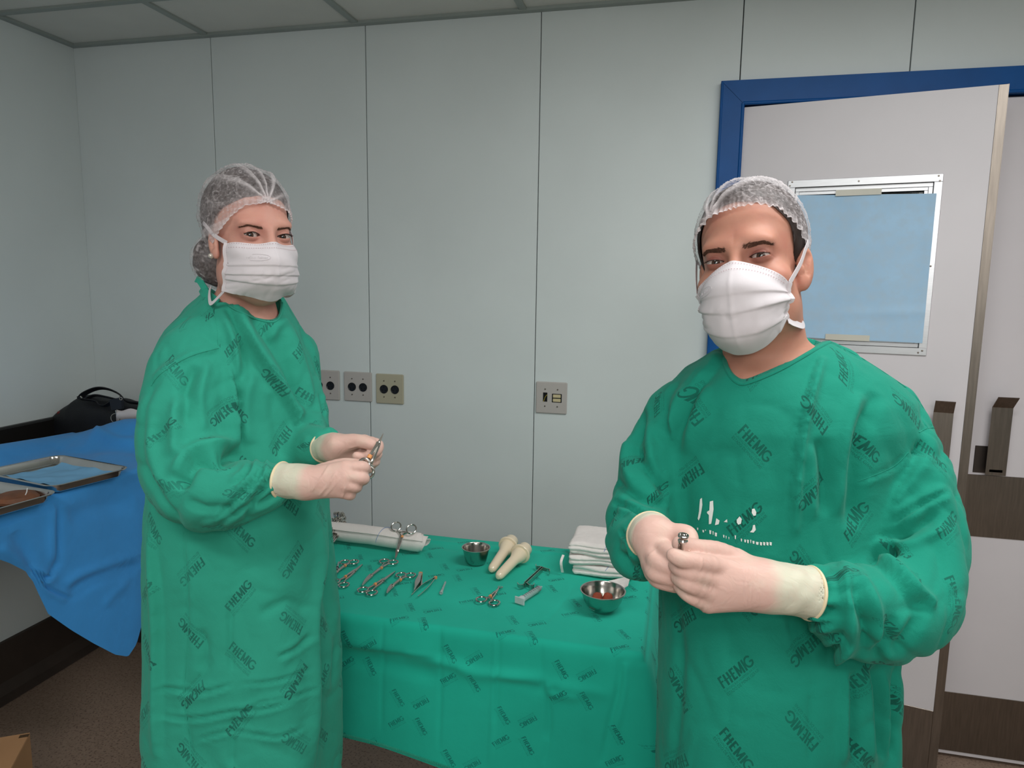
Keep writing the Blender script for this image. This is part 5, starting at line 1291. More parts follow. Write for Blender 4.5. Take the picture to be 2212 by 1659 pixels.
def bezel(name, pts2, bvh, r, mat, parent, closed=False, lift=.0, n=60, push=0., cen=None):
    """piping laid on a surface along a pixel polyline"""
    P = []; pts2 = np.array(pts2, float); cen = np.array(cen, float) if cen is not None else pts2.mean(0)
    pts2 = pts2+push*(pts2-cen)/np.linalg.norm(pts2-cen, axis=1)[:, None]
    for a, b in smooth_path(pts2, n):
        h = bvh.ray_cast(Vector(CAM), Vector(ray(a, b)))
        if h[0] is not None: P.append(np.array(h[0])+np.array(h[1])*lift)
    if len(P) < 4: return None
    P = np.array(P); d = np.linalg.norm((P-CAM), axis=1); ok = np.abs(d-np.median(d)) < .2; P = P[ok]
    for _ in range(3): P[1:-1] = .5*P[1:-1]+.25*(P[2:]+P[:-2])
    return MB().tube(P, r, 8, flat=.7).build(name, mat, parent)

def make_gown(root, T, sleeves, hole, mat, strokes, vs, uvoff, folds, hem_z):
    names = list(sleeves)
    lo = np.array([T['cx'].min()-T['a'].max(), T['cy'].min()-T['b'].max()-.12, hem_z])-.12; hi = np.array([T['cx'].max()+T['a'].max(), T['cy'].max()+T['b'].max(), T['z'][-1]])+.12
    SP = {}
    for k, (pts, rad) in sleeves.items():
        n = 3*len(pts); SP[k] = (smooth_path(pts, n), np.interp(np.linspace(0, 1, n), np.linspace(0, 1, len(rad)), rad))
        lo = np.minimum(lo, SP[k][0].min(0)-.14); hi = np.maximum(hi, SP[k][0].max(0)+.14)
    lo[2] = hem_z-.02
    def comps(P):
        d = [torso_sdf(T, P)]
        for k in names:
            path, rad = SP[k]; l_, h_ = path.min(0)-.22, path.max(0)+.22; m = ((P > l_) & (P < h_)).all(1); e = np.full(len(P), .25)
            if m.any(): e[m] = chain(P[m], path, rad, .02)
            d.append(e)
        return d
    polyS, npt, nrm = hole
    def fn(P):
        c = comps(P); d = c[0]
        for e in c[1:]: d = smin(d, e, .013)
        u, v, a, b = torso_local(T, P)
        az = np.arctan2(u, -v)
        d = d-folds(az, P[:, 2], u, v)*smoothstep(.06, .0, np.abs(c[0]))*(c[0] < np.minimum.reduce(c[1:])+.02)
        near = P[:, 2] > npt[2]-.28
        if near.any():
            q = P[near]; px = project(q); hp = in_poly(px, polyS)*.00075
            front = (q-npt)@FW-.05
            h1 = np.maximum(hp, front); h2 = nrm(q)
            d[near] = smax(d[near], -np.minimum(h1, h2), .004)
        return smax(d, hem_z-P[:, 2], .003)
    g = [axis_grid((lo[k], hi[k], vs)) for k in range(3)]
    V, Q = nets(fn, *g); V = relax(V, Q, 2, .5)
    C = np.stack(comps(V), 1); sel = C.argmin(1)
    N = vnormals(V, Q)
    V = V+N*(.0028*(vnoise(V*np.array([16, 16, 9.])+3)-.5)+.0030*(vnoise(V*34+9)-.5)*smoothstep(.0, 1, (sel > 0)*.8+.3))[:, None]
    w3 = np.stack([vnoise(V*9+11), vnoise(V*9+23), vnoise(V*9+37)], -1)-.5; loc_amp = np.where(sel > 0, 1., .38)*smoothstep(4, 40, np.where(V[:, 2] > npt[2]-.2, in_poly(project(V), polyS), 99))
    for sc_, am in ((13., .0075), (27., .0038)):
        n_ = vnoise(V*sc_*np.array([1, 1, .75])+w3*1.8+sc_); V = V-N*(am*loc_amp*np.clip(1-np.abs(2*n_-1)*1.15, 0, 1)**4)[:, None]
    V = fold_strokes(V, N, [(t[0], t[1], t[2]*1.35)+tuple(t[3:]) for t in strokes], sel); V = relax(V, Q, 2, .5)
    # print coordinates, one chart per piece of the pattern
    fs_ = np.array([np.bincount(s, minlength=len(names)+1).argmax() for s in sel[Q]]) if False else np.median(sel[Q], axis=1).astype(int)
    uv = np.zeros((len(Q), 4, 2))
    u, v, a, b = torso_local(T, V); az = np.arctan2(u, -v); R0 = .19
    m = fs_ == 0; A4 = az[Q[m]]; c = A4[:, :1]; A4 = c+(A4-c+math.pi) % (2*math.pi)-math.pi; uv[m] = np.stack([A4*R0+uvoff[0][0], V[Q[m]][:, :, 2]+uvoff[0][1]], -1)
    for k, nm in enumerate(names):
        m = fs_ == k+1; path, rad = SP[nm]; seg = np.concatenate([[0], np.cumsum(np.linalg.norm(np.diff(path, axis=0), axis=1))])
        vi = np.unique(Q[m]); P = V[vi]; best = np.full(len(P), 1e9); s_ = np.zeros(len(P)); an = np.zeros(len(P))
        for i in range(len(path)-1):
            d = path[i+1]-path[i]; L2 = d@d; t = np.clip(((P-path[i])@d)/L2, 0, 1); r = P-path[i]-t[:, None]*d; D_ = np.linalg.norm(r, axis=1)
            du_ = unit(d); ref = unit(-FW-du_*(-FW@du_)); sd_ = np.cross(du_, ref); up_ = D_ < best
            best[up_] = D_[up_]; s_[up_] = (seg[i]+t*math.sqrt(L2))[up_]; an[up_] = np.arctan2(r@sd_, r@ref)[up_]
        full = np.zeros(len(V)); fa = np.zeros(len(V)); full[vi] = s_; fa[vi] = an
        A4 = fa[Q[m]]; c = A4[:, :1]; A4 = c+(A4-c+math.pi) % (2*math.pi)-math.pi; uv[m] = np.stack([-A4*.085*(1)+uvoff[k+1][0], -full[Q[m]]+uvoff[k+1][1]], -1)
    ob = mesh('gown', V, Q, mat, root, True, (uv/TG).reshape(-1, 2))
    return ob, V, Q, fn

def make_glove(name, root, wrist, palm, fingers, cuff, bbox_pad=.02, vs=.0019, wr=None):
    """wrist/cuff: chain of points and radii; palm: list of (a, b, ra, rb); fingers: list of (points, radii)"""
    pts = np.concatenate([np.array(f[0]) for f in fingers]+[np.array(cuff[0])]); lo = pts.min(0)-.045; hi = pts.max(0)+.045
    FP = [(smooth_path(f[0], 3*len(f[0])), np.interp(np.linspace(0, 1, 3*len(f[0])), np.linspace(0, 1, len(f[1])), f[1])) for f in fingers]
    def fn(P):
        d = None
        for a, b, ra, rb in palm: e = cone(P, a, b, ra, rb); d = e if d is None else smin(d, e, .010)
        for path, rad in FP: d = smin(d, chain(P, path, rad, .0022), .0028)
        ca, cr = cuff; e = chain(P, ca, cr, .008); e = e+.0022*(vnoise(P*np.array([70, 70, 70])+2)-.5)*1.2
        d = smin(d, e, .010)
        end = unit(np.array(ca[-1])-np.array(ca[-2])); d = smax(d, (P-np.array(ca[-1]))@end, .002)
        d = smax(d, -np.maximum(chain(P, ca[-2:], [cr[-2]-.006, cr[-1]-.0022], .002), -((P-np.array(ca[-1]))@end)-.012), .0015)
        return d
    V, Q = nets(fn, *[axis_grid((lo[k], hi[k], vs)) for k in range(3)]); V = relax(V, Q, 1, .4)
    path = np.array(cuff[0]); t = np.zeros(len(V)); w0, w1 = path[0], path[-1]; ax = unit(w1-w0); s = (V-w0)@ax/np.linalg.norm(w1-w0)
    loose = smoothstep(-.22, .22, s)
    N = vnormals(V, Q)
    for (a, b, dep, wdt) in (wr or []):      # creases of the stretched latex, as lines in the picture measured onto the glove
        V = fold_strokes(V, N, [('r', wdt, dep, [a, ((a[0]+b[0])/2+2, (a[1]+b[1])/2), b])])
    g = mesh(name, V, Q, M_latex, root, attrs={'loose': loose})
    c = np.array(cuff[0][-1]); r = cuff[1][-1]
    MB().ring(c-ax*.001, ax, r*.985, .0022, 40, 8).build('cuff_roll', M_roll, g)
    return g, fn
def A(*q): return at(*q)
def PX(pts): return [at(*q[:3]) for q in pts]
def RAD(pts): return [pxr(q[3], q[2]) for q in pts]

def build_person(label, p, rings, sleeves_px, mats, strokes, holepoly, uvoff, folds, arm_in):
    E = at(*p['eyes']); root = thing('person', label, 'person', (float(np.mean([at(r[1], r[0], r[3])[0] for r in rings[-2:]])*0+E[0]), float(E[1]), 0))
    Rm = head_basis(E, p['yaw'], p['pitch'], p['roll']); hs = p['hs']; O = E-Rm@np.array([0, p['ef'], 0])*hs
    T = torso_field(rings); sl = {k: (PX(v), RAD(v)) for k, v in sleeves_px.items()}
    nb = O+Rm@np.array(p['nk'])*hs; fx = T['rh']; fl_ = T['fh']
    hipc = np.array([np.interp(.85, T['z'], T['cx']), np.interp(.85, T['z'], T['cy']), .85])
    legs = []
    for s in (-1, 1):
        h = hipc+fx*s*.06; legs.append([h, hipc*[1, 1, 0]+fx*s*.065+[0, 0, .48], hipc*[1, 1, 0]+fx*s*.075+[0, 0, .085]])
    def fn(P):
        Q = (P-O)@Rm/hs; near = (Q*Q).sum(1) < .24**2; d = np.linalg.norm(Q, axis=1)-.10
        if near.any(): d[near] = head_sdf(Q[near], p)
        d = smin(d, neck_sdf(Q, p), .016)*hs
        d = smin(d, torso_sdf(T, P)+p['inset']+.05*smoothstep(.09, .16, np.linalg.norm((P-nb+FW*.06)*[1, 1, .8], axis=1)), .03)
        for pts in arm_in: d = smin(d, chain(P, pts[0], pts[1], .01), .02)
        for L_ in legs: d = smin(d, chain(P, L_, [.060, .044, .034], .01), .02)
        return d
    allp = np.concatenate([np.stack([T['cx']-T['a'], T['cy']-T['b'], T['z']], 1), np.stack([T['cx']+T['a'], T['cy']+T['b'], T['z']], 1)]+[np.array(a[0]) for a in arm_in])
    lo, hi = allp.min(0)-.06, allp.max(0)+.06; C = 0.014; ez = E[2]
    def seg(k, half): return axis_grid((lo[k], O[k]-.118, C), (O[k]-.118, E[k]-half, .0026), (E[k]-half, E[k]+half, .0013), (E[k]+half, O[k]+.118, .0026), (O[k]+.118, max(hi[k], O[k]+.14), C))
    zs = axis_grid((.03, O[2]-.24, C), (O[2]-.24, ez-.022, .0026), (ez-.022, ez+.020, .0012), (ez+.020, O[2]+.155, .0026))
    V, Q = nets(fn, seg(0, .052), seg(1, .03), zs); V = relax(V, Q, 1, .25)
    Qh = (V-O)@Rm/hs; ex = np.abs(np.abs(Qh[:, 0])-p['es']); lidm = np.exp(-(ex/.0185)**2-((Qh[:, 2]-.0015)/.0125)**2)*(Qh[:, 1] > .04)*p['lid']
    body = mesh('body', V, Q, mats['skin'], root, attrs={'lid': lidm}); p['body'] = body.name
    inh = np.linalg.norm(V-O, axis=1) < .2; fk = inh[Q].all(1); mp = np.cumsum(inh)-1; p['hi'] = inh; p['hf'] = mp[Q[fk]]
    loc, on_face = make_head_parts(root, p, E, Rm, V, Q, mats['skin'])
    make_hair_cap(root, p, loc, fn)
    hl = lambda q: smin(head_sdf(q, p), neck_sdf(q, p), .016)
    make_mask(root, p, loc, Rm, hl, p['ties'](loc, Rm))
    ncyl = lambda q: cone((q-O)@Rm/hs, p['nk'], (0, -.02, .02), p['nhole'], p['nhole'])*hs
    gown, gV, gQ, gf = make_gown(root, T, sl, (holepoly, nb, ncyl), mats['gown'], strokes, .0046, uvoff, folds, .13)
    bvh = BVHTree.FromPolygons([tuple(v) for v in gV], gQ.tolist())
    # the body stays inside the cloth wherever the cloth covers it
    co = V.copy(); cand = np.where((V[:, 2] < nb[2]+.03) & (in_poly(project(V), holepoly) > 2))[0]
    for i in cand:
        h = bvh.find_nearest(Vector(V[i]), .06)
        if h[0] is not None:
            q, n_ = np.array(h[0]), np.array(h[1]); s = (V[i]-q)@n_
            if s > -.007: co[i] = q-n_*.010
    wr_ = [np.array(a[0][-1]) for a in arm_in]
    keep = np.min([np.linalg.norm(V-w, axis=1) for w in wr_], axis=0) < .06; co[keep] = V[keep]
    body.data.vertices.foreach_set('co', (co-ORIGIN[root.name]).astype(np.float32).ravel()); body.data.update()
    for L_ in legs:
        f = L_[2]; m = MB(); fw_ = -fl_
        pr = [(-.07, .035, .045), (-.05, .042, .06), (0, .042, .065), (.06, .046, .05), (.12, .045, .036), (.165, .03, .026), (.178, .008, .012)]
        Vs = []; n = 16
        for y, hw, hh in pr:
            for j in range(n):
                q = 2*math.pi*j/n; Vs.append(f*[1, 1, 0]+fw_*y+fx*hw*math.cos(q)+np.array([0, 0, max(.002, hh*(.75+.75*math.sin(q))-.01)]))
        F_ = [(k*n+j, k*n+(j+1) % n, (k+1)*n+(j+1) % n, (k+1)*n+j) for k in range(len(pr)-1) for j in range(n)]+[tuple(range(n))[::-1], tuple((len(pr)-1)*n+j for j in range(n))]
        m.add(Vs, F_).build('shoe', pmat('shoe_white', lin((205, 205, 205)), .6), root)
    return root, gown, bvh, loc, Rm, O, gV, T

# ------------------------------------------------ the woman at the left
def ties_w(loc, Rm):
    def f(W_):
        return [([W_[0, 0], loc((-.074, .022, .000)), loc((-.0785, .006, .013)), loc((-.078, -.012, .022)), loc((-.070, -.045, .028))], .0075, Rm[:, 0]*-1),
                ([W_[-1, 0], loc((.080, .012, .004)), loc((.0855, -.012, .022))], .0075, Rm[:, 0]),
                ([W_[0, -2], W_[0, -1]+Rm@np.array([-.004, -.012, -.008]), loc((-.080, .004, -.122)), loc((-.074, -.020, -.108)), loc((-.060, -.052, -.092))], .0075, Rm[:, 0]*-1+Rm[:, 2]*.4),
                ([W_[-1, -2], loc((.068, .0, -.108)), loc((.055, -.050, -.095))], .0075, Rm[:, 0])]
    return f
PW = dict(hs=.93, ear_out=.10, esz=.78, earpush=(-.072, .006, -.004), nt=.100, bf=.0705, earf=.008, hb=.97, eyes=(576, 510, 1.185), yaw=math.radians(24), pitch=math.radians(1), roll=math.radians(.2), ef=.0745, w=.915, brow=.85, thin=.20, lid=.55, ll=.0042, hair_puff=[.02, .03, .08, .08], es=.0308, ew=.0138, hu=.0042, hl=.0032,
    nk=(0, -.045, -.205), nr=.047, nhole=.062, inset=.018, lash=3, bn=260, b0=.0130, b1=.046, bz=[.0105, .0132, .0165, .0125], bt=.0017, seed=3.,
    hair_edge=([-180, -130, -100, -85, -60, -30, 0, 30, 60, 85, 100, 130, 180], [-.95, -.8, -.42, -.22, .12, .32, .36, .32, .12, -.22, -.42, -.8, -.95]),
    cap_edge=([-180, -130, -105, -80, -60, -45, -30, 0, 30, 45, 60, 80, 105, 130, 180], [-1.25, -1.25, -1.1, -.66, -.30, -.05, .12, .20, .10, .03, -.10, -.33, -.62, -.92, -1.1]),
    knot=(0, math.cos(.22), math.sin(.22)), pleats=12, fan_len=1.25, puff=[.0, .05, .10, .08], scallop=.25, net=8., bun=((-.030, -.088, -.040), (.046, .036, .050)),
    wisps=36, wisp_phi=(70, 90), mask=dict(top=-.0150, side_drop=.0035, bot=-.110, side_rise=.010, f=[.0985, .112, .121, .116, .109, .098, .072], fs=[.050, .050, .036], p=[1.7, 1.8, 2.0, 2.2], hw=[.0565, .0655, .0665], pleats=[(.40, .0022), (.58, .0030), (.76, .0026)], logo=((-.42, .27), (.26, .06))), ties=ties_w)
rings_w = [(618, 462, 570, 1.30, .055), (640, 440, 606, 1.30, .075), (665, 412, 618, 1.30, .095), (690, 392, 632, 1.295, .11), (715, 370, 642, 1.29, .115), (760, 350, 655, 1.29, .12), (820, 342, 668, 1.29, .125), (900, 340, 680, 1.29, .125),
    (1000, 338, 692, 1.29, .13), (1100, 336, 703, 1.29, .145), (1200, 332, 708, 1.29, .15), (1300, 328, 713, 1.29, .15), (1450, 326, 717, 1.29, .155), (1600, 328, 718, 1.29, .155), (1800, 330, 720, 1.29, .16), (2350, 334, 724, 1.29, .16)]
sl_w = {'near': [(436, 752, 1.225, 70), (418, 820, 1.195, 86), (408, 900, 1.17, 91), (404, 980, 1.15, 88), (422, 1044, 1.12, 84), (472, 1068, 1.095, 72), (530, 1062, 1.085, 55), (576, 1046, 1.08, 41), (602, 1038, 1.078, 30)],
        'far': [(628, 742, 1.34, 50), (645, 830, 1.34, 48), (650, 910, 1.30, 50), (668, 962, 1.25, 44), (690, 968, 1.215, 36), (704, 967, 1.195, 25)]}
st_w = [
    ('v', 2.5, 2.2, [(450, 643), (466, 695), (473, 751)]), ('r', 5, 2, [(444, 645), (460, 697), (466, 748)]),
    ('s', 11, 15, [(500, 652), (550, 748), (620, 860), (654, 930), (681, 990), (690, 1060)], (0,)), ('v', 16, 12, [(540, 680), (588, 740), (622, 800), (650, 880)], (0,)),
    ('r', 9, 8, [(478, 662), (504, 727), (514, 790), (520, 850)], (0,)), ('v', 8, 8, [(490, 665), (520, 735), (532, 800)], (0,)), ('r', 8, 7, [(622, 700), (649, 776), (684, 912), (700, 1000)], (0,)),
    ('v', 9, 6, [(600, 705), (630, 790), (664, 910)], (0,)), ('r', 10, 6, [(585, 735), (602, 705), (622, 690)], (0,)), ('v', 12, 9, [(532, 790), (508, 846), (502, 915), (508, 970)], (0,)),
    ('r', 14, 7, [(545, 800), (530, 880), (540, 960)], (0,)), ('v', 14, 5, [(585, 850), (600, 930), (606, 990)], (0,)),
    ('v', 3, 4, [(396, 1144), (406, 1302), (405, 1403), (396, 1498), (411, 1606), (412, 1656)], (0,)), ('r', 6, 3, [(404, 1150), (414, 1302), (412, 1420)], (0,)), ('s', 7, 10, [(326, 1140), (341, 1336), (341, 1500), (341, 1640)][::-1], (0,)),
    ('v', 5, 5, [(500, 1290), (498, 1370), (500, 1454)], (0,)), ('v', 5, 5, [(506, 1538), (503, 1600), (502, 1656)], (0,)), ('v', 6, 5, [(432, 1360), (445, 1400), (430, 1450)], (0,)),
    ('s', 6, 11, [(676, 1656), (680, 1504), (678, 1336), (692, 1230), (702, 1110)], (0,)), ('v', 7, 7, [(716, 1130), (704, 1268), (722, 1386), (716, 1480)], (0,)), ('r', 8, 5, [(728, 1300), (712, 1440), (700, 1500)], (0,)),
    ('c', 7, 6, [(341, 1491), (371, 1488), (422, 1498), (472, 1488), (500, 1478)], (0,)), ('c', 7, 6, [(341, 1545), (420, 1552), (500, 1538), (560, 1533), (640, 1512)], (0,)), ('c', 6, 5, [(515, 1546), (560, 1520), (640, 1503), (676, 1488)], (0,)),
    ('v', 8, 5, [(398, 1495), (430, 1470), (455, 1420)], (0,)), ('c', 6, 5, [(420, 1600), (500, 1580), (600, 1592), (660, 1570)], (0,)), ('c', 6, 4, [(520, 1478), (600, 1470), (670, 1446)], (0,)), ('v', 10, 5, [(560, 1330), (620, 1300), (660, 1320)], (0,)), ('c', 8, 5, [(600, 1420), (640, 1400), (668, 1370)], (0,)),
    ('s', 5, 5, [(326, 836), (350, 806), (410, 771), (452, 760), (474, 752)]), ('r', 8, 5, [(478, 758), (497, 797), (503, 895), (506, 964)], (1,)), ('s', 9, 8, [(500, 770), (507, 850), (507, 930), (510, 980)][::-1], (1,)),
    ('v', 13, 22, [(512, 982), (470, 992), (425, 990), (396, 1030), (392, 1056)], (1,)), ('r', 16, 15, [(500, 960), (450, 965), (408, 985), (382, 1030)], (1,)), ('r', 14, 12, [(392, 850), (378, 930), (384, 985)], (1,)), ('v', 14, 11, [(424, 790), (400, 850), (396, 920)], (1,)), ('r', 10, 6, [(450, 780), (432, 850), (440, 930)], (1,)),
    ('c', 9, 10, [(566, 990), (560, 1027), (515, 1076), (466, 1125)], (1,)), ('v', 7, 11, [(603, 1012), (574, 1048), (550, 1083), (529, 1122)], (1,)), ('c', 7, 9, [(545, 988), (536, 1020), (500, 1050)], (1,)), ('c', 6, 8, [(590, 1004), (578, 1030), (560, 1056)], (1,)), ('v', 6, 8, [(604, 1062), (580, 1080), (556, 1098)], (1,)),
    ('v', 7, 7, [(310, 1000), (345, 1076), (385, 1122)], (1,)), ('r', 10, 6, [(330, 900), (328, 980), (352, 1050)], (1,)), ('c', 9, 7, [(540, 1090), (500, 1112), (470, 1136)], (1,)), ('v', 8, 8, [(400, 1080), (450, 1100), (500, 1090)], (1,)),
    ('c', 5, 7, [(704, 922), (722, 928), (736, 944)], (2,)), ('c', 5, 6, [(700, 936), (716, 942), (728, 954)], (2,)), ('c', 6, 6, [(690, 850), (696, 880), (700, 900)], (2,))]
hole_w = [(446, 612), (470, 634), (500, 655), (530, 672), (560, 686), (584, 692), (598, 688), (606, 672), (604, 650), (596, 600), (560, 560), (480, 560)]
def folds_w(az, z, u, v):
    low = smoothstep(1.25, .7, z)
    return .010*low*np.sin(az*6.5+1.0+.8*np.sin(z*2))*(.6+.4*np.sin(az*2.1))+.012*low*(vn2(az*2.6, z*1.3, 3.)-.5)+.010*(vn2(az*3, z*3.5, 8.)-.5)
arm_w = [([A(440, 745, 1.26), A(408, 960, 1.18), A(440, 1050, 1.13), A(640, 1040, 1.07)], [.036, .030, .027, .018]), ([A(620, 745, 1.36), A(652, 910, 1.31), A(690, 966, 1.22), A(720, 966, 1.175)], [.028, .024, .022, .016])]
root_w, gown_w, bvh_w, loc_w, R_w, O_w, gV_w, T_w = build_person('woman in printed green gown, white mask and hair cap, holding a slim steel clamp', PW, rings_w, sl_w, dict(skin=M_skin_w, gown=M_gown_w), st_w, hole_w, [(.181, .036), (.05, .03), (.02, .05)], folds_w, arm_w)
bezel('collar_piping', [(444, 618), (462, 634), (500, 659), (540, 680), (572, 691), (592, 691), (603, 676), (606, 652)], bvh_w, .0030, M_gown_w, gown_w, push=4, cen=(540, 610))
for q in ([(450, 645), (466, 695), (473, 749)], [(326, 834), (350, 805), (410, 770), (472, 752)], [(396, 1150), (406, 1302), (405, 1403), (398, 1498), (410, 1606), (412, 1658)]):
    bezel('seam', q, bvh_w, .0009, M_gown_w, gown_w)
# collar strip and tie at the nape
for pts, w in (([(446, 628, 1.25), (440, 620, 1.25), (431, 606, 1.26), (424, 603, 1.27)], .012), ([(470, 655, 1.215), (452, 640, 1.235), (440, 630, 1.25), (436, 622, 1.27)], .016)):
    ribbon('neck_tie', PX(pts), w, M_gown_w, gown_w, (-.3, -.8, .4), .002)
ear = loc_w((-.0785, .012, -.036)); MB().lathe([(.0046*math.sin(q), -.0046*math.cos(q)) for q in np.linspace(0, math.pi, 12)], ear, UPV, 16).build('pearl_earring', pmat('pearl', lin((208, 200, 190)), .15, metal=.4), root_w)
d1, d2 = 1.06, 1.145
gl, _ = make_glove('glove', root_w, None, [
    (A(664, 1042, 1.065), A(746, 1010, 1.055), .0215, .0115), (A(664, 1042, 1.065), A(746, 1028, 1.050), .0215, .0115), (A(664, 1044, 1.065), A(742, 1046, 1.050), .0215, .0110), (A(664, 1046, 1.065), A(736, 1062, 1.056), .0205, .0100), (A(668, 1038, 1.075), A(735, 1014, 1.085), .018, .013)],
    [([A(746, 1010, 1.055), A(784, 1009, 1.058), A(786, 1017, 1.085), A(770, 1020, 1.10)], [.0098, .0088, .0082, .0072]),
     ([A(746, 1028, 1.050), A(783, 1033, 1.056), A(779, 1037, 1.085), A(760, 1038, 1.09)], [.0100, .0094, .0088, .0076]),
     ([A(742, 1046, 1.050), A(768, 1051, 1.056), A(766, 1053, 1.082), A(748, 1052, 1.09)], [.0096, .0088, .0082, .0072]),
     ([A(736, 1062, 1.056), A(756, 1069, 1.062), A(754, 1068, 1.085), A(740, 1066, 1.09)], [.0088, .0078, .0072, .0064]),
     ([A(690, 1022, 1.085), A(735, 1006, 1.10), A(764, 1004, 1.105), A(782, 1006, 1.10)], [.014, .0110, .0096, .0080])],
    ([A(664, 1042, 1.065), A(640, 1040, 1.07), A(607, 1037, 1.078)], [.0215, .0250, .0275]), wr=[((672, 1062), (712, 1004), 1.6, 2.2), ((688, 1072), (728, 1018), 1.8, 2.4), ((700, 1074), (735, 1030), 1.2, 2), ((738, 1076), (744, 1052), 1.2, 2)])
gl2, _ = make_glove('glove', root_w, None, [
    (A(724, 966, 1.165), A(786, 952, 1.165), .0205, .0105), (A(724, 968, 1.165), A(790, 964, 1.172), .0205, .0105), (A(724, 970, 1.165), A(788, 980, 1.172), .0200, .0105), (A(726, 974, 1.165), A(782, 994, 1.168), .0180, .0095), (A(730, 962, 1.15), A(762, 955, 1.145), .018, .0135)],
    [([A(786, 952, 1.165), A(816, 960, 1.152), A(812, 976, 1.140), A(795, 983, 1.132)], [.0095, .0085, .0080, .0070]),
     ([A(790, 964, 1.172), A(814, 980, 1.160), A(798, 988, 1.140), A(770, 985, 1.130)], [.0095, .0088, .0082, .0072]),
     ([A(788, 980, 1.172), A(810, 996, 1.160), A(792, 1000, 1.140), A(768, 998, 1.132)], [.0092, .0084, .0078, .0070]),
     ([A(782, 994, 1.168), A(800, 1010, 1.158), A(784, 1014, 1.142), A(768, 1010, 1.136)], [.0082, .0076, .0070, .0062]),
     ([A(744, 958, 1.15), A(772, 953, 1.140), A(794, 957, 1.134), A(808, 962, 1.132)], [.0140, .0112, .0098, .0080])],
    ([A(724, 966, 1.165), A(712, 967, 1.178), A(699, 968, 1.195)], [.0205, .0225, .0240]), wr=[((752, 968), (776, 962), 1, 1.6)])
scissors('surgical_clamp', 'slim steel clamp held up between the gloved hands of the woman', 'clamp', A(830, 932, 1.128), A(786, 1004, 1.090), A(796, 1020, 1.104), -FW+RT*.2, kind='clamp', ring_r=.0085, jaw=.32, bands=True, thick=.0022, wsc=.42)

# ------------------------------------------------ the man at the right
def ties_m(loc, Rm):
    def f(W_):
        return [([W_[-1, 1], loc((.075, .030, -.012)), loc((.0795, .010, .010)), loc((.0815, -.004, .022)), loc((.074, -.035, .026))], .0085, Rm[:, 0]),
                ([W_[0, 1], loc((-.078, .025, -.010)), loc((-.085, -.005, .022))], .0085, -Rm[:, 0]),
                ([W_[-1, -3], W_[-1, -1]+Rm@np.array([.004, -.014, -.003]), loc((.066, -.004, -.098)), loc((.060, -.040, -.086)), loc((.045, -.070, -.075))], [.016, .013, .0085, .0085, .0085], Rm[:, 0]+Rm[:, 2]*.3),
                ([W_[0, -2], loc((-.066, -.004, -.098)), loc((-.055, -.050, -.086))], .0085, -Rm[:, 0])]
    return f
PM = dict(hs=.955, ear_out=.36, esz=.96, nt=.108, bf=.0745, earf=-.004, eyes=(1594, 561, .955), yaw=math.radians(-15.5), pitch=math.radians(5), roll=math.radians(8.6), ef=.0755, w=.965, brow=1.25, thin=.15, lid=1.0, cb=.040, ll=.0030, hair_puff=[.01, .02, .05, .06], es=.0318, ew=.0138, hu=.0022, hl=.0026,
    nk=(.004, -.050, -.20), nr=.058, nhole=.063, inset=.016, lash=1, bn=420, b0=.011, b1=.050, bz=[.0125, .0146, .0172, .0120], bt=.0031, seed=8.,
    hair_edge=([-180, -125, -98, -82, -74, -62, -40, 0, 40, 62, 74, 82, 98, 125, 180], [-1.0, -.9, -.30, -.72, -.62, .10, .46, .55, .46, .10, -.62, -.72, -.30, -.9, -1.0]),
    cap_edge=([-180, -130, -95, -75, -50, -27, 0, 25, 45, 62, 78, 95, 130, 180], [-.80, -.72, -.42, -.22, .06, .28, .35, .37, .30, .10, -.14, -.30, -.62, -.80]),
    knot=(math.cos(.30)*math.sin(-.47), math.cos(.30)*math.cos(-.47), math.sin(.30)), pleats=9, fan_len=1.0, puff=[.02, .03, .05, .07], scallop=.7, net=11., band=.22,
    wisps=150, wisp_phi=(64, 84), mask=dict(top=-.006, side_drop=.032, bot=-.137, side_rise=.046, f=[.1045, .121, .133, .127, .120, .110, .078], fs=[.062, .062, .050], p=[1.6, 1.8, 2.1, 2.3], hw=[.0585, .0615, .057], pleats=[(.36, .0018), (.56, .0030), (.80, .0024)], logo=((-.55, .26), (.22, .06))), ties=ties_m, pleat_tilt=-.10)
rings_m = [(724, 1640, 1770, 1.075, .05), (745, 1590, 1812, 1.075, .085), (770, 1540, 1852, 1.072, .105), (800, 1490, 1900, 1.07, .12), (850, 1450, 1945, 1.065, .135), (900, 1436, 1950, 1.06, .14), (1000, 1436, 1930, 1.06, .14), (1100, 1438, 1915, 1.06, .14),
    (1200, 1432, 1905, 1.06, .145), (1350, 1426, 1905, 1.06, .15), (1500, 1421, 1895, 1.06, .155), (1659, 1418, 1880, 1.06, .155), (2000, 1414, 1870, 1.06, .16), (2700, 1414, 1865, 1.06, .16)]
sl_m = {'left': [(1912, 872, 1.06, 58), (1945, 965, 1.03, 74), (1970, 1075, .995, 88), (1980, 1190, .96, 94), (1962, 1290, .92, 98), (1905, 1325, .89, 96), (1848, 1316, .870, 86), (1806, 1300, .857, 66), (1784, 1294, .852, 38)],
        'right': [(1466, 872, 1.08, 52), (1428, 955, 1.06, 60), (1396, 1050, 1.03, 62), (1382, 1130, 1.00, 62), (1388, 1184, .965, 62), (1398, 1180, .935, 50), (1404, 1166, .915, 34)]}
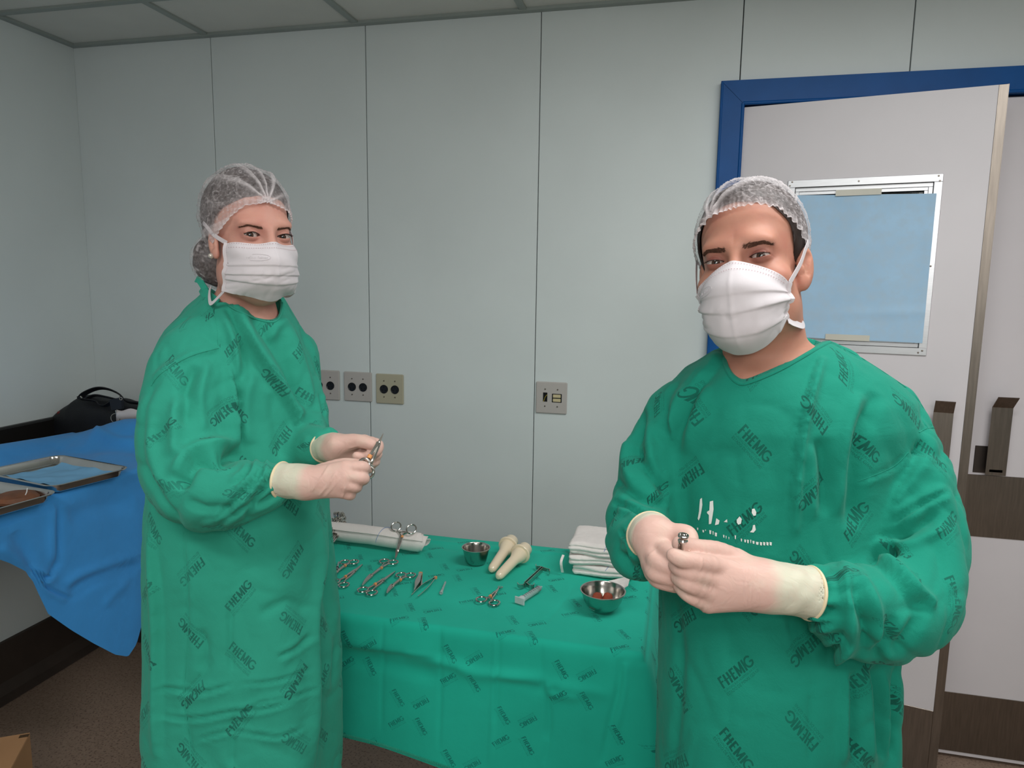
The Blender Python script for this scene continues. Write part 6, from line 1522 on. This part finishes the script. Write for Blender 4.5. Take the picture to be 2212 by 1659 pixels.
st_m = [
    ('s', 10, 13, [(1561, 765), (1508, 825), (1470, 882), (1448, 966), (1443, 1042)][::-1], (0,)), ('v', 12, 7, [(1540, 780), (1490, 850), (1462, 930)], (0,)), ('r', 10, 5, [(1530, 830), (1498, 900), (1480, 980)], (0,)),
    ('s', 6, 13, [(1774, 768), (1751, 844), (1728, 947), (1717, 1042), (1713, 1156)], (0,)), ('v', 13, 9, [(1770, 950), (1781, 1023), (1782, 1110)], (0,)), ('r', 12, 6, [(1750, 960), (1756, 1040), (1752, 1120)], (0,)),
    ('v', 16, 11, [(1895, 850), (1866, 913), (1850, 996), (1846, 1080), (1836, 1140)], (0,)), ('r', 16, 8, [(1860, 850), (1830, 930), (1815, 1020), (1806, 1110)], (0,)),
    ('v', 4, 4, [(1758, 1440), (1756, 1500), (1752, 1560), (1750, 1656)], (0,)), ('v', 9, 10, [(1846, 1450), (1848, 1545), (1850, 1650)], (0,)), ('r', 9, 7, [(1826, 1450), (1824, 1550), (1820, 1650)], (0,)), ('v', 9, 13, [(1891, 1440), (1900, 1540), (1910, 1640)], (0,)), ('r', 6, 6, [(1908, 1450), (1916, 1560), (1920, 1640)], (0,)), ('v', 6, 8, [(1937, 1440), (1930, 1560), (1926, 1644)], (0,)), ('r', 9, 6, [(1872, 1450), (1876, 1550), (1882, 1650)], (0,)),
    ('v', 3, 1.8, [(1576, 1360), (1574, 1500), (1572, 1656)], (0,)), ('v', 14, 4, [(1520, 985), (1570, 975), (1600, 990)], (0,)), ('v', 5, 3, [(1590, 1000), (1600, 1060), (1596, 1130)], (0,)), ('v', 10, 5, [(1458, 1300), (1470, 1420), (1462, 1560), (1452, 1650)], (0,)), ('v', 10, 6, [(1706, 1330), (1722, 1390), (1752, 1440)], (0,)),
    ('v', 3, 3.5, [(1853, 1042), (1926, 1011), (1962, 978)]), ('r', 6, 2.5, [(1856, 1050), (1928, 1019), (1966, 985)]), ('v', 3, 3, [(1983, 935), (2000, 926), (2020, 924)]), ('v', 2.5, 3, [(1793, 738), (1869, 778), (1926, 808), (2002, 880), (2018, 924)]), ('r', 5, 3, [(1798, 733), (1873, 772), (1932, 804)]), ('v', 2, 2.5, [(1990, 880), (1992, 905), (2004, 924)]),
    ('v', 20, 18, [(1983, 943), (1926, 1015), (1872, 1082), (1844, 1140)], (1,)), ('r', 18, 10, [(2010, 980), (1960, 1050), (1900, 1112), (1866, 1150)], (1,)), ('v', 9, 12, [(2032, 1105), (1960, 1146), (1888, 1167), (1838, 1194)], (1,)), ('r', 10, 7, [(2040, 1140), (1980, 1172), (1930, 1186)], (1,)), ('c', 9, 9, [(2050, 1060), (1990, 1090), (1930, 1130)], (1,)),
    ('v', 12, 15, [(1815, 1186), (1888, 1200), (1940, 1186)], (1,)), ('s', 10, 13, [(1888, 1200), (1933, 1240), (1983, 1294), (2016, 1310)], (1,)), ('r', 14, 10, [(1830, 1170), (1880, 1176), (1940, 1166)], (1,)),
    ('r', 10, 9, [(1772, 1205), (1756, 1250), (1772, 1296), (1804, 1317)], (1,)), ('v', 9, 18, [(1756, 1310), (1785, 1318), (1808, 1320)], (1,)), ('s', 9, 14, [(1800, 1210), (1827, 1270), (1832, 1330), (1828, 1393), (1766, 1431)], (1,)), ('v', 10, 12, [(1830, 1250), (1852, 1310), (1872, 1359), (1861, 1423)], (1,)), ('c', 8, 10, [(1762, 1404), (1790, 1402), (1815, 1394)], (1,)), ('v', 8, 10, [(1790, 1195), (1812, 1225), (1818, 1262)], (1,)), ('r', 12, 9, [(1850, 1240), (1888, 1310), (1892, 1390)], (1,)), ('v', 14, 9, [(1930, 1330), (1920, 1390), (1880, 1430)], (1,)), ('c', 8, 9, [(1740, 1345), (1772, 1350), (1800, 1346)], (1,)), ('v', 12, 8, [(1990, 1330), (1960, 1380), (1930, 1420)], (1,)),
    ('v', 8, 11, [(1372, 966), (1392, 1004), (1443, 1068)], (2,)), ('v', 8, 10, [(1326, 1034), (1375, 1072), (1440, 1091)], (2,)), ('c', 8, 9, [(1324, 1084), (1364, 1099), (1394, 1125), (1378, 1156)], (2,)), ('v', 9, 9, [(1388, 882), (1379, 943), (1384, 990)], (2,)), ('r', 9, 6, [(1360, 940), (1350, 1000), (1366, 1040)], (2,)), ('c', 7, 8, [(1340, 1150), (1366, 1170), (1372, 1210)], (2,)), ('v', 8, 7, [(1345, 1190), (1356, 1225), (1376, 1240)], (2,)), ('r', 9, 6, [(1410, 900), (1404, 980), (1424, 1050)], (2,))]
hole_m = [(1566, 752), (1572, 785), (1584, 808), (1603, 822), (1625, 815), (1660, 800), (1700, 780), (1740, 757), (1768, 742), (1790, 730), (1780, 660), (1700, 600), (1560, 640)]
def folds_m(az, z, u, v):
    low = smoothstep(1.15, .75, z); side = smoothstep(.5, 1.1, az)
    return .012*low*side*np.sin(az*13+1.2)+.006*low*np.sin(az*5+2)+.010*low*(vn2(az*2.4, z*1.2, 13.)-.5)+.008*(vn2(az*2.6, z*3.2, 18.)-.5)
arm_m = [([A(1890, 905, 1.10), A(1965, 1180, .985), A(1930, 1310, .90), A(1690, 1272, .838)], [.030, .032, .030, .022]), ([A(1470, 885, 1.09), A(1392, 1080, 1.02), A(1388, 1165, .965), A(1416, 1163, .885)], [.030, .030, .027, .019])]
root_m, gown_m, bvh_m, loc_m, R_m, O_m, gV_m, T_m = build_person('man in printed green gown, white mask and hair cap, nearest the open door', PM, rings_m, sl_m, dict(skin=M_skin_m, gown=M_gown_m), st_m, hole_m, [(-.035, .03), (.045, .06), (.03, .02)], folds_m, arm_m)
bezel('collar_piping', [(1566, 756), (1573, 788), (1585, 811), (1603, 824), (1626, 818), (1662, 803), (1702, 782), (1742, 759), (1770, 744), (1796, 733)], bvh_m, .0036, M_gown_m, gown_m, push=6, cen=(1660, 690))
for q in ([(1853, 1040), (1926, 1010), (1962, 977)], [(1985, 934), (2000, 926), (2018, 923)], [(1795, 738), (1869, 778), (1926, 808), (1998, 878), (2012, 918)], [(1990, 882), (1992, 905), (2003, 923)]):
    bezel('seam', q, bvh_m, .0009, M_gown_m, gown_m)
# worn white lettering left on the chest, each flake lying on the cloth
fm = MB(); M_flake = pmat('white_transfer', lin((226, 228, 224)), .7)
fl = [[(1512, 1078), (1516, 1075), (1517, 1090), (1515, 1104), (1512, 1118), (1509, 1124), (1507, 1120), (1510, 1104), (1511, 1090)],
      [(1533, 1083), (1540, 1081), (1541, 1100), (1538, 1120), (1536, 1131), (1531, 1132), (1531, 1112), (1527, 1108), (1527, 1105), (1532, 1102)],
      [(1547, 1119), (1554, 1124), (1552, 1132), (1544, 1134)], [(1563, 1127), (1570, 1121), (1571, 1128)], [(1591, 1122), (1597, 1115), (1602, 1121), (1600, 1131), (1594, 1133), (1591, 1128)],
      [(1624, 1099), (1629, 1098), (1633, 1106), (1632, 1113), (1627, 1114), (1623, 1107)], [(1626, 1134), (1630, 1133), (1632, 1144), (1627, 1150), (1619, 1149), (1624, 1144)]]
x = 0
for k, (a, b, w, h_) in enumerate(((1507, 1142, 3, 6), (1519, 1147, 4, 6), (1524, 1145, 2, 4), (1534, 1149, 4.5, 9), (1540, 1151, 2.5, 9), (1546, 1154, 5, 9), (1563, 1158, 3, 7), (1568, 1160, 2, 7), (1574, 1162, 2, 6), (1588, 1160, 3, 9), (1601, 1166, 3, 7), (1609, 1168, 4, 7), (1615, 1169, 4, 8), (1621, 1169, 2.5, 8), (1627, 1171, 4.5, 7), (1635, 1173, 6, 7), (1643, 1174, 5, 8), (1650, 1174, 5, 8), (1657, 1174, 5, 8), (1664, 1174, 5, 8))):
    fl.append([(a-w/2, b-h_/2), (a+w/2, b-h_/2+1), (a+w/2-.6, b+h_/2), (a-w/2+.6, b+h_/2-1)])
for poly in fl:
    P = np.array(poly, float); c = P.mean(0); ring_ = []
    for i in range(len(P)):
        for f in (0, .5): ring_.append(P[i]*(1-f)+P[(i+1) % len(P)]*f)
    Vf = []
    for q in [c]+[c+(r-c)*.55 for r in ring_]+ring_:
        h = bvh_m.ray_cast(Vector(CAM), Vector(ray(*q)))
        Vf.append(np.array(h[0])-FW*.0012+np.array(h[1])*.0004)
    n = len(ring_); fm.add(Vf, [(0, 1+(i+1) % n, 1+i) for i in range(n)]+[(1+i, 1+(i+1) % n, 1+n+(i+1) % n, 1+n+i) for i in range(n)])
fm.build('worn_print', M_flake, gown_m)
make_glove('glove', root_m, None, [
    (A(1650, 1264, .838), A(1556, 1224, .826), .0270, .0125), (A(1650, 1264, .838), A(1542, 1252, .822), .0270, .0125), (A(1650, 1266, .838), A(1533, 1280, .822), .0265, .0120), (A(1648, 1270, .838), A(1530, 1304, .828), .0255, .0115), (A(1640, 1250, .845), A(1590, 1212, .848), .021, .0150)],
    [([A(1556, 1224, .826), A(1512, 1215, .808), A(1476, 1209, .800), A(1454, 1199, .802)], [.0112, .0102, .0094, .0080]),
     ([A(1542, 1252, .822), A(1496, 1238, .806), A(1470, 1228, .812), A(1458, 1220, .826)], [.0112, .0102, .0094, .0080]),
     ([A(1533, 1280, .822), A(1490, 1262, .808), A(1468, 1249, .820), A(1462, 1240, .836)], [.0108, .0098, .0090, .0078]),
     ([A(1530, 1304, .828), A(1492, 1287, .818), A(1472, 1269, .830), A(1466, 1258, .846)], [.0098, .0088, .0082, .0070]),
     ([A(1596, 1214, .850), A(1550, 1192, .840), A(1506, 1185, .826), A(1468, 1175, .818)], [.0145, .0120, .0108, .0092])],
    ([A(1650, 1264, .838), A(1690, 1271, .842), A(1750, 1281, .850)], [.0262, .0290, .0315]), wr=[((1606, 1225), (1612, 1318), 1.1, 1.8), ((1614, 1222), (1622, 1316), 1.3, 1.8), ((1622, 1220), (1632, 1314), 1.1, 1.8), ((1630, 1222), (1638, 1312), .9, 1.6), ((1517, 1203), (1511, 1234), 1.3, 1.8), ((1538, 1258), (1532, 1278), .8, 2), ((1524, 1308), (1518, 1324), 1, 2)])
make_glove('glove', root_m, None, [
    (A(1414, 1162, .885), A(1424, 1182, .872), .0235, .0140), (A(1414, 1164, .885), A(1412, 1196, .868), .0235, .0135), (A(1414, 1166, .885), A(1408, 1216, .868), .0225, .0130), (A(1416, 1168, .885), A(1412, 1238, .872), .0200, .0115), (A(1418, 1160, .885), A(1446, 1156, .875), .019, .0140)],
    [([A(1424, 1182, .870), A(1440, 1190, .850), A(1456, 1204, .836)], [.0118, .0108, .0086]),
     ([A(1412, 1196, .866), A(1418, 1214, .848), A(1440, 1224, .838), A(1458, 1234, .838)], [.0115, .0105, .0096, .0080]),
     ([A(1408, 1216, .866), A(1414, 1236, .848), A(1438, 1246, .840), A(1460, 1254, .842)], [.0112, .0102, .0092, .0078]),
     ([A(1412, 1238, .870), A(1420, 1252, .854), A(1440, 1260, .846), A(1462, 1268, .850)], [.0102, .0094, .0086, .0072]),
     ([A(1440, 1158, .878), A(1464, 1153, .870), A(1486, 1157, .862), A(1492, 1178, .850)], [.0140, .0122, .0112, .0092])],
    ([A(1414, 1164, .885), A(1410, 1160, .892), A(1404, 1156, .906)], [.0240, .0270, .0300]), wr=[((1400, 1200), (1418, 1186), .8, 1.8)])
# the little instrument he holds
c0, c1 = A(1475, 1167, .806), A(1471, 1199, .812); ax = unit(c0-c1)
t = thing('hand_instrument', 'small shiny steel instrument with a round head held in the fingertips of the man', 'instrument', tuple(c1))
MB().lathe([(0, 0), (.003, .0), (.0052, .0015), (.0058, .004), (.0046, .006), (.0052, .0072), (.0064, .0092), (.0062, .0108), (.0050, .0112), (.0046, .0095), (0, .0095)], c0-ax*.004, ax, 28).build('head', M_steel, t)
MB().tube([c1-ax*.004, (c0+c1)/2, c0-ax*.003], [.0018, .0022, .0024], 12).build('stem', M_chrome, t)
MB().tube(smooth_path([c1-RT*.003, (c0*.6+c1*.4)-RT*.0035, c0*.75+c1*.25-RT*.003], 8), .0011, 8).build('side_arm', M_chrome, t)
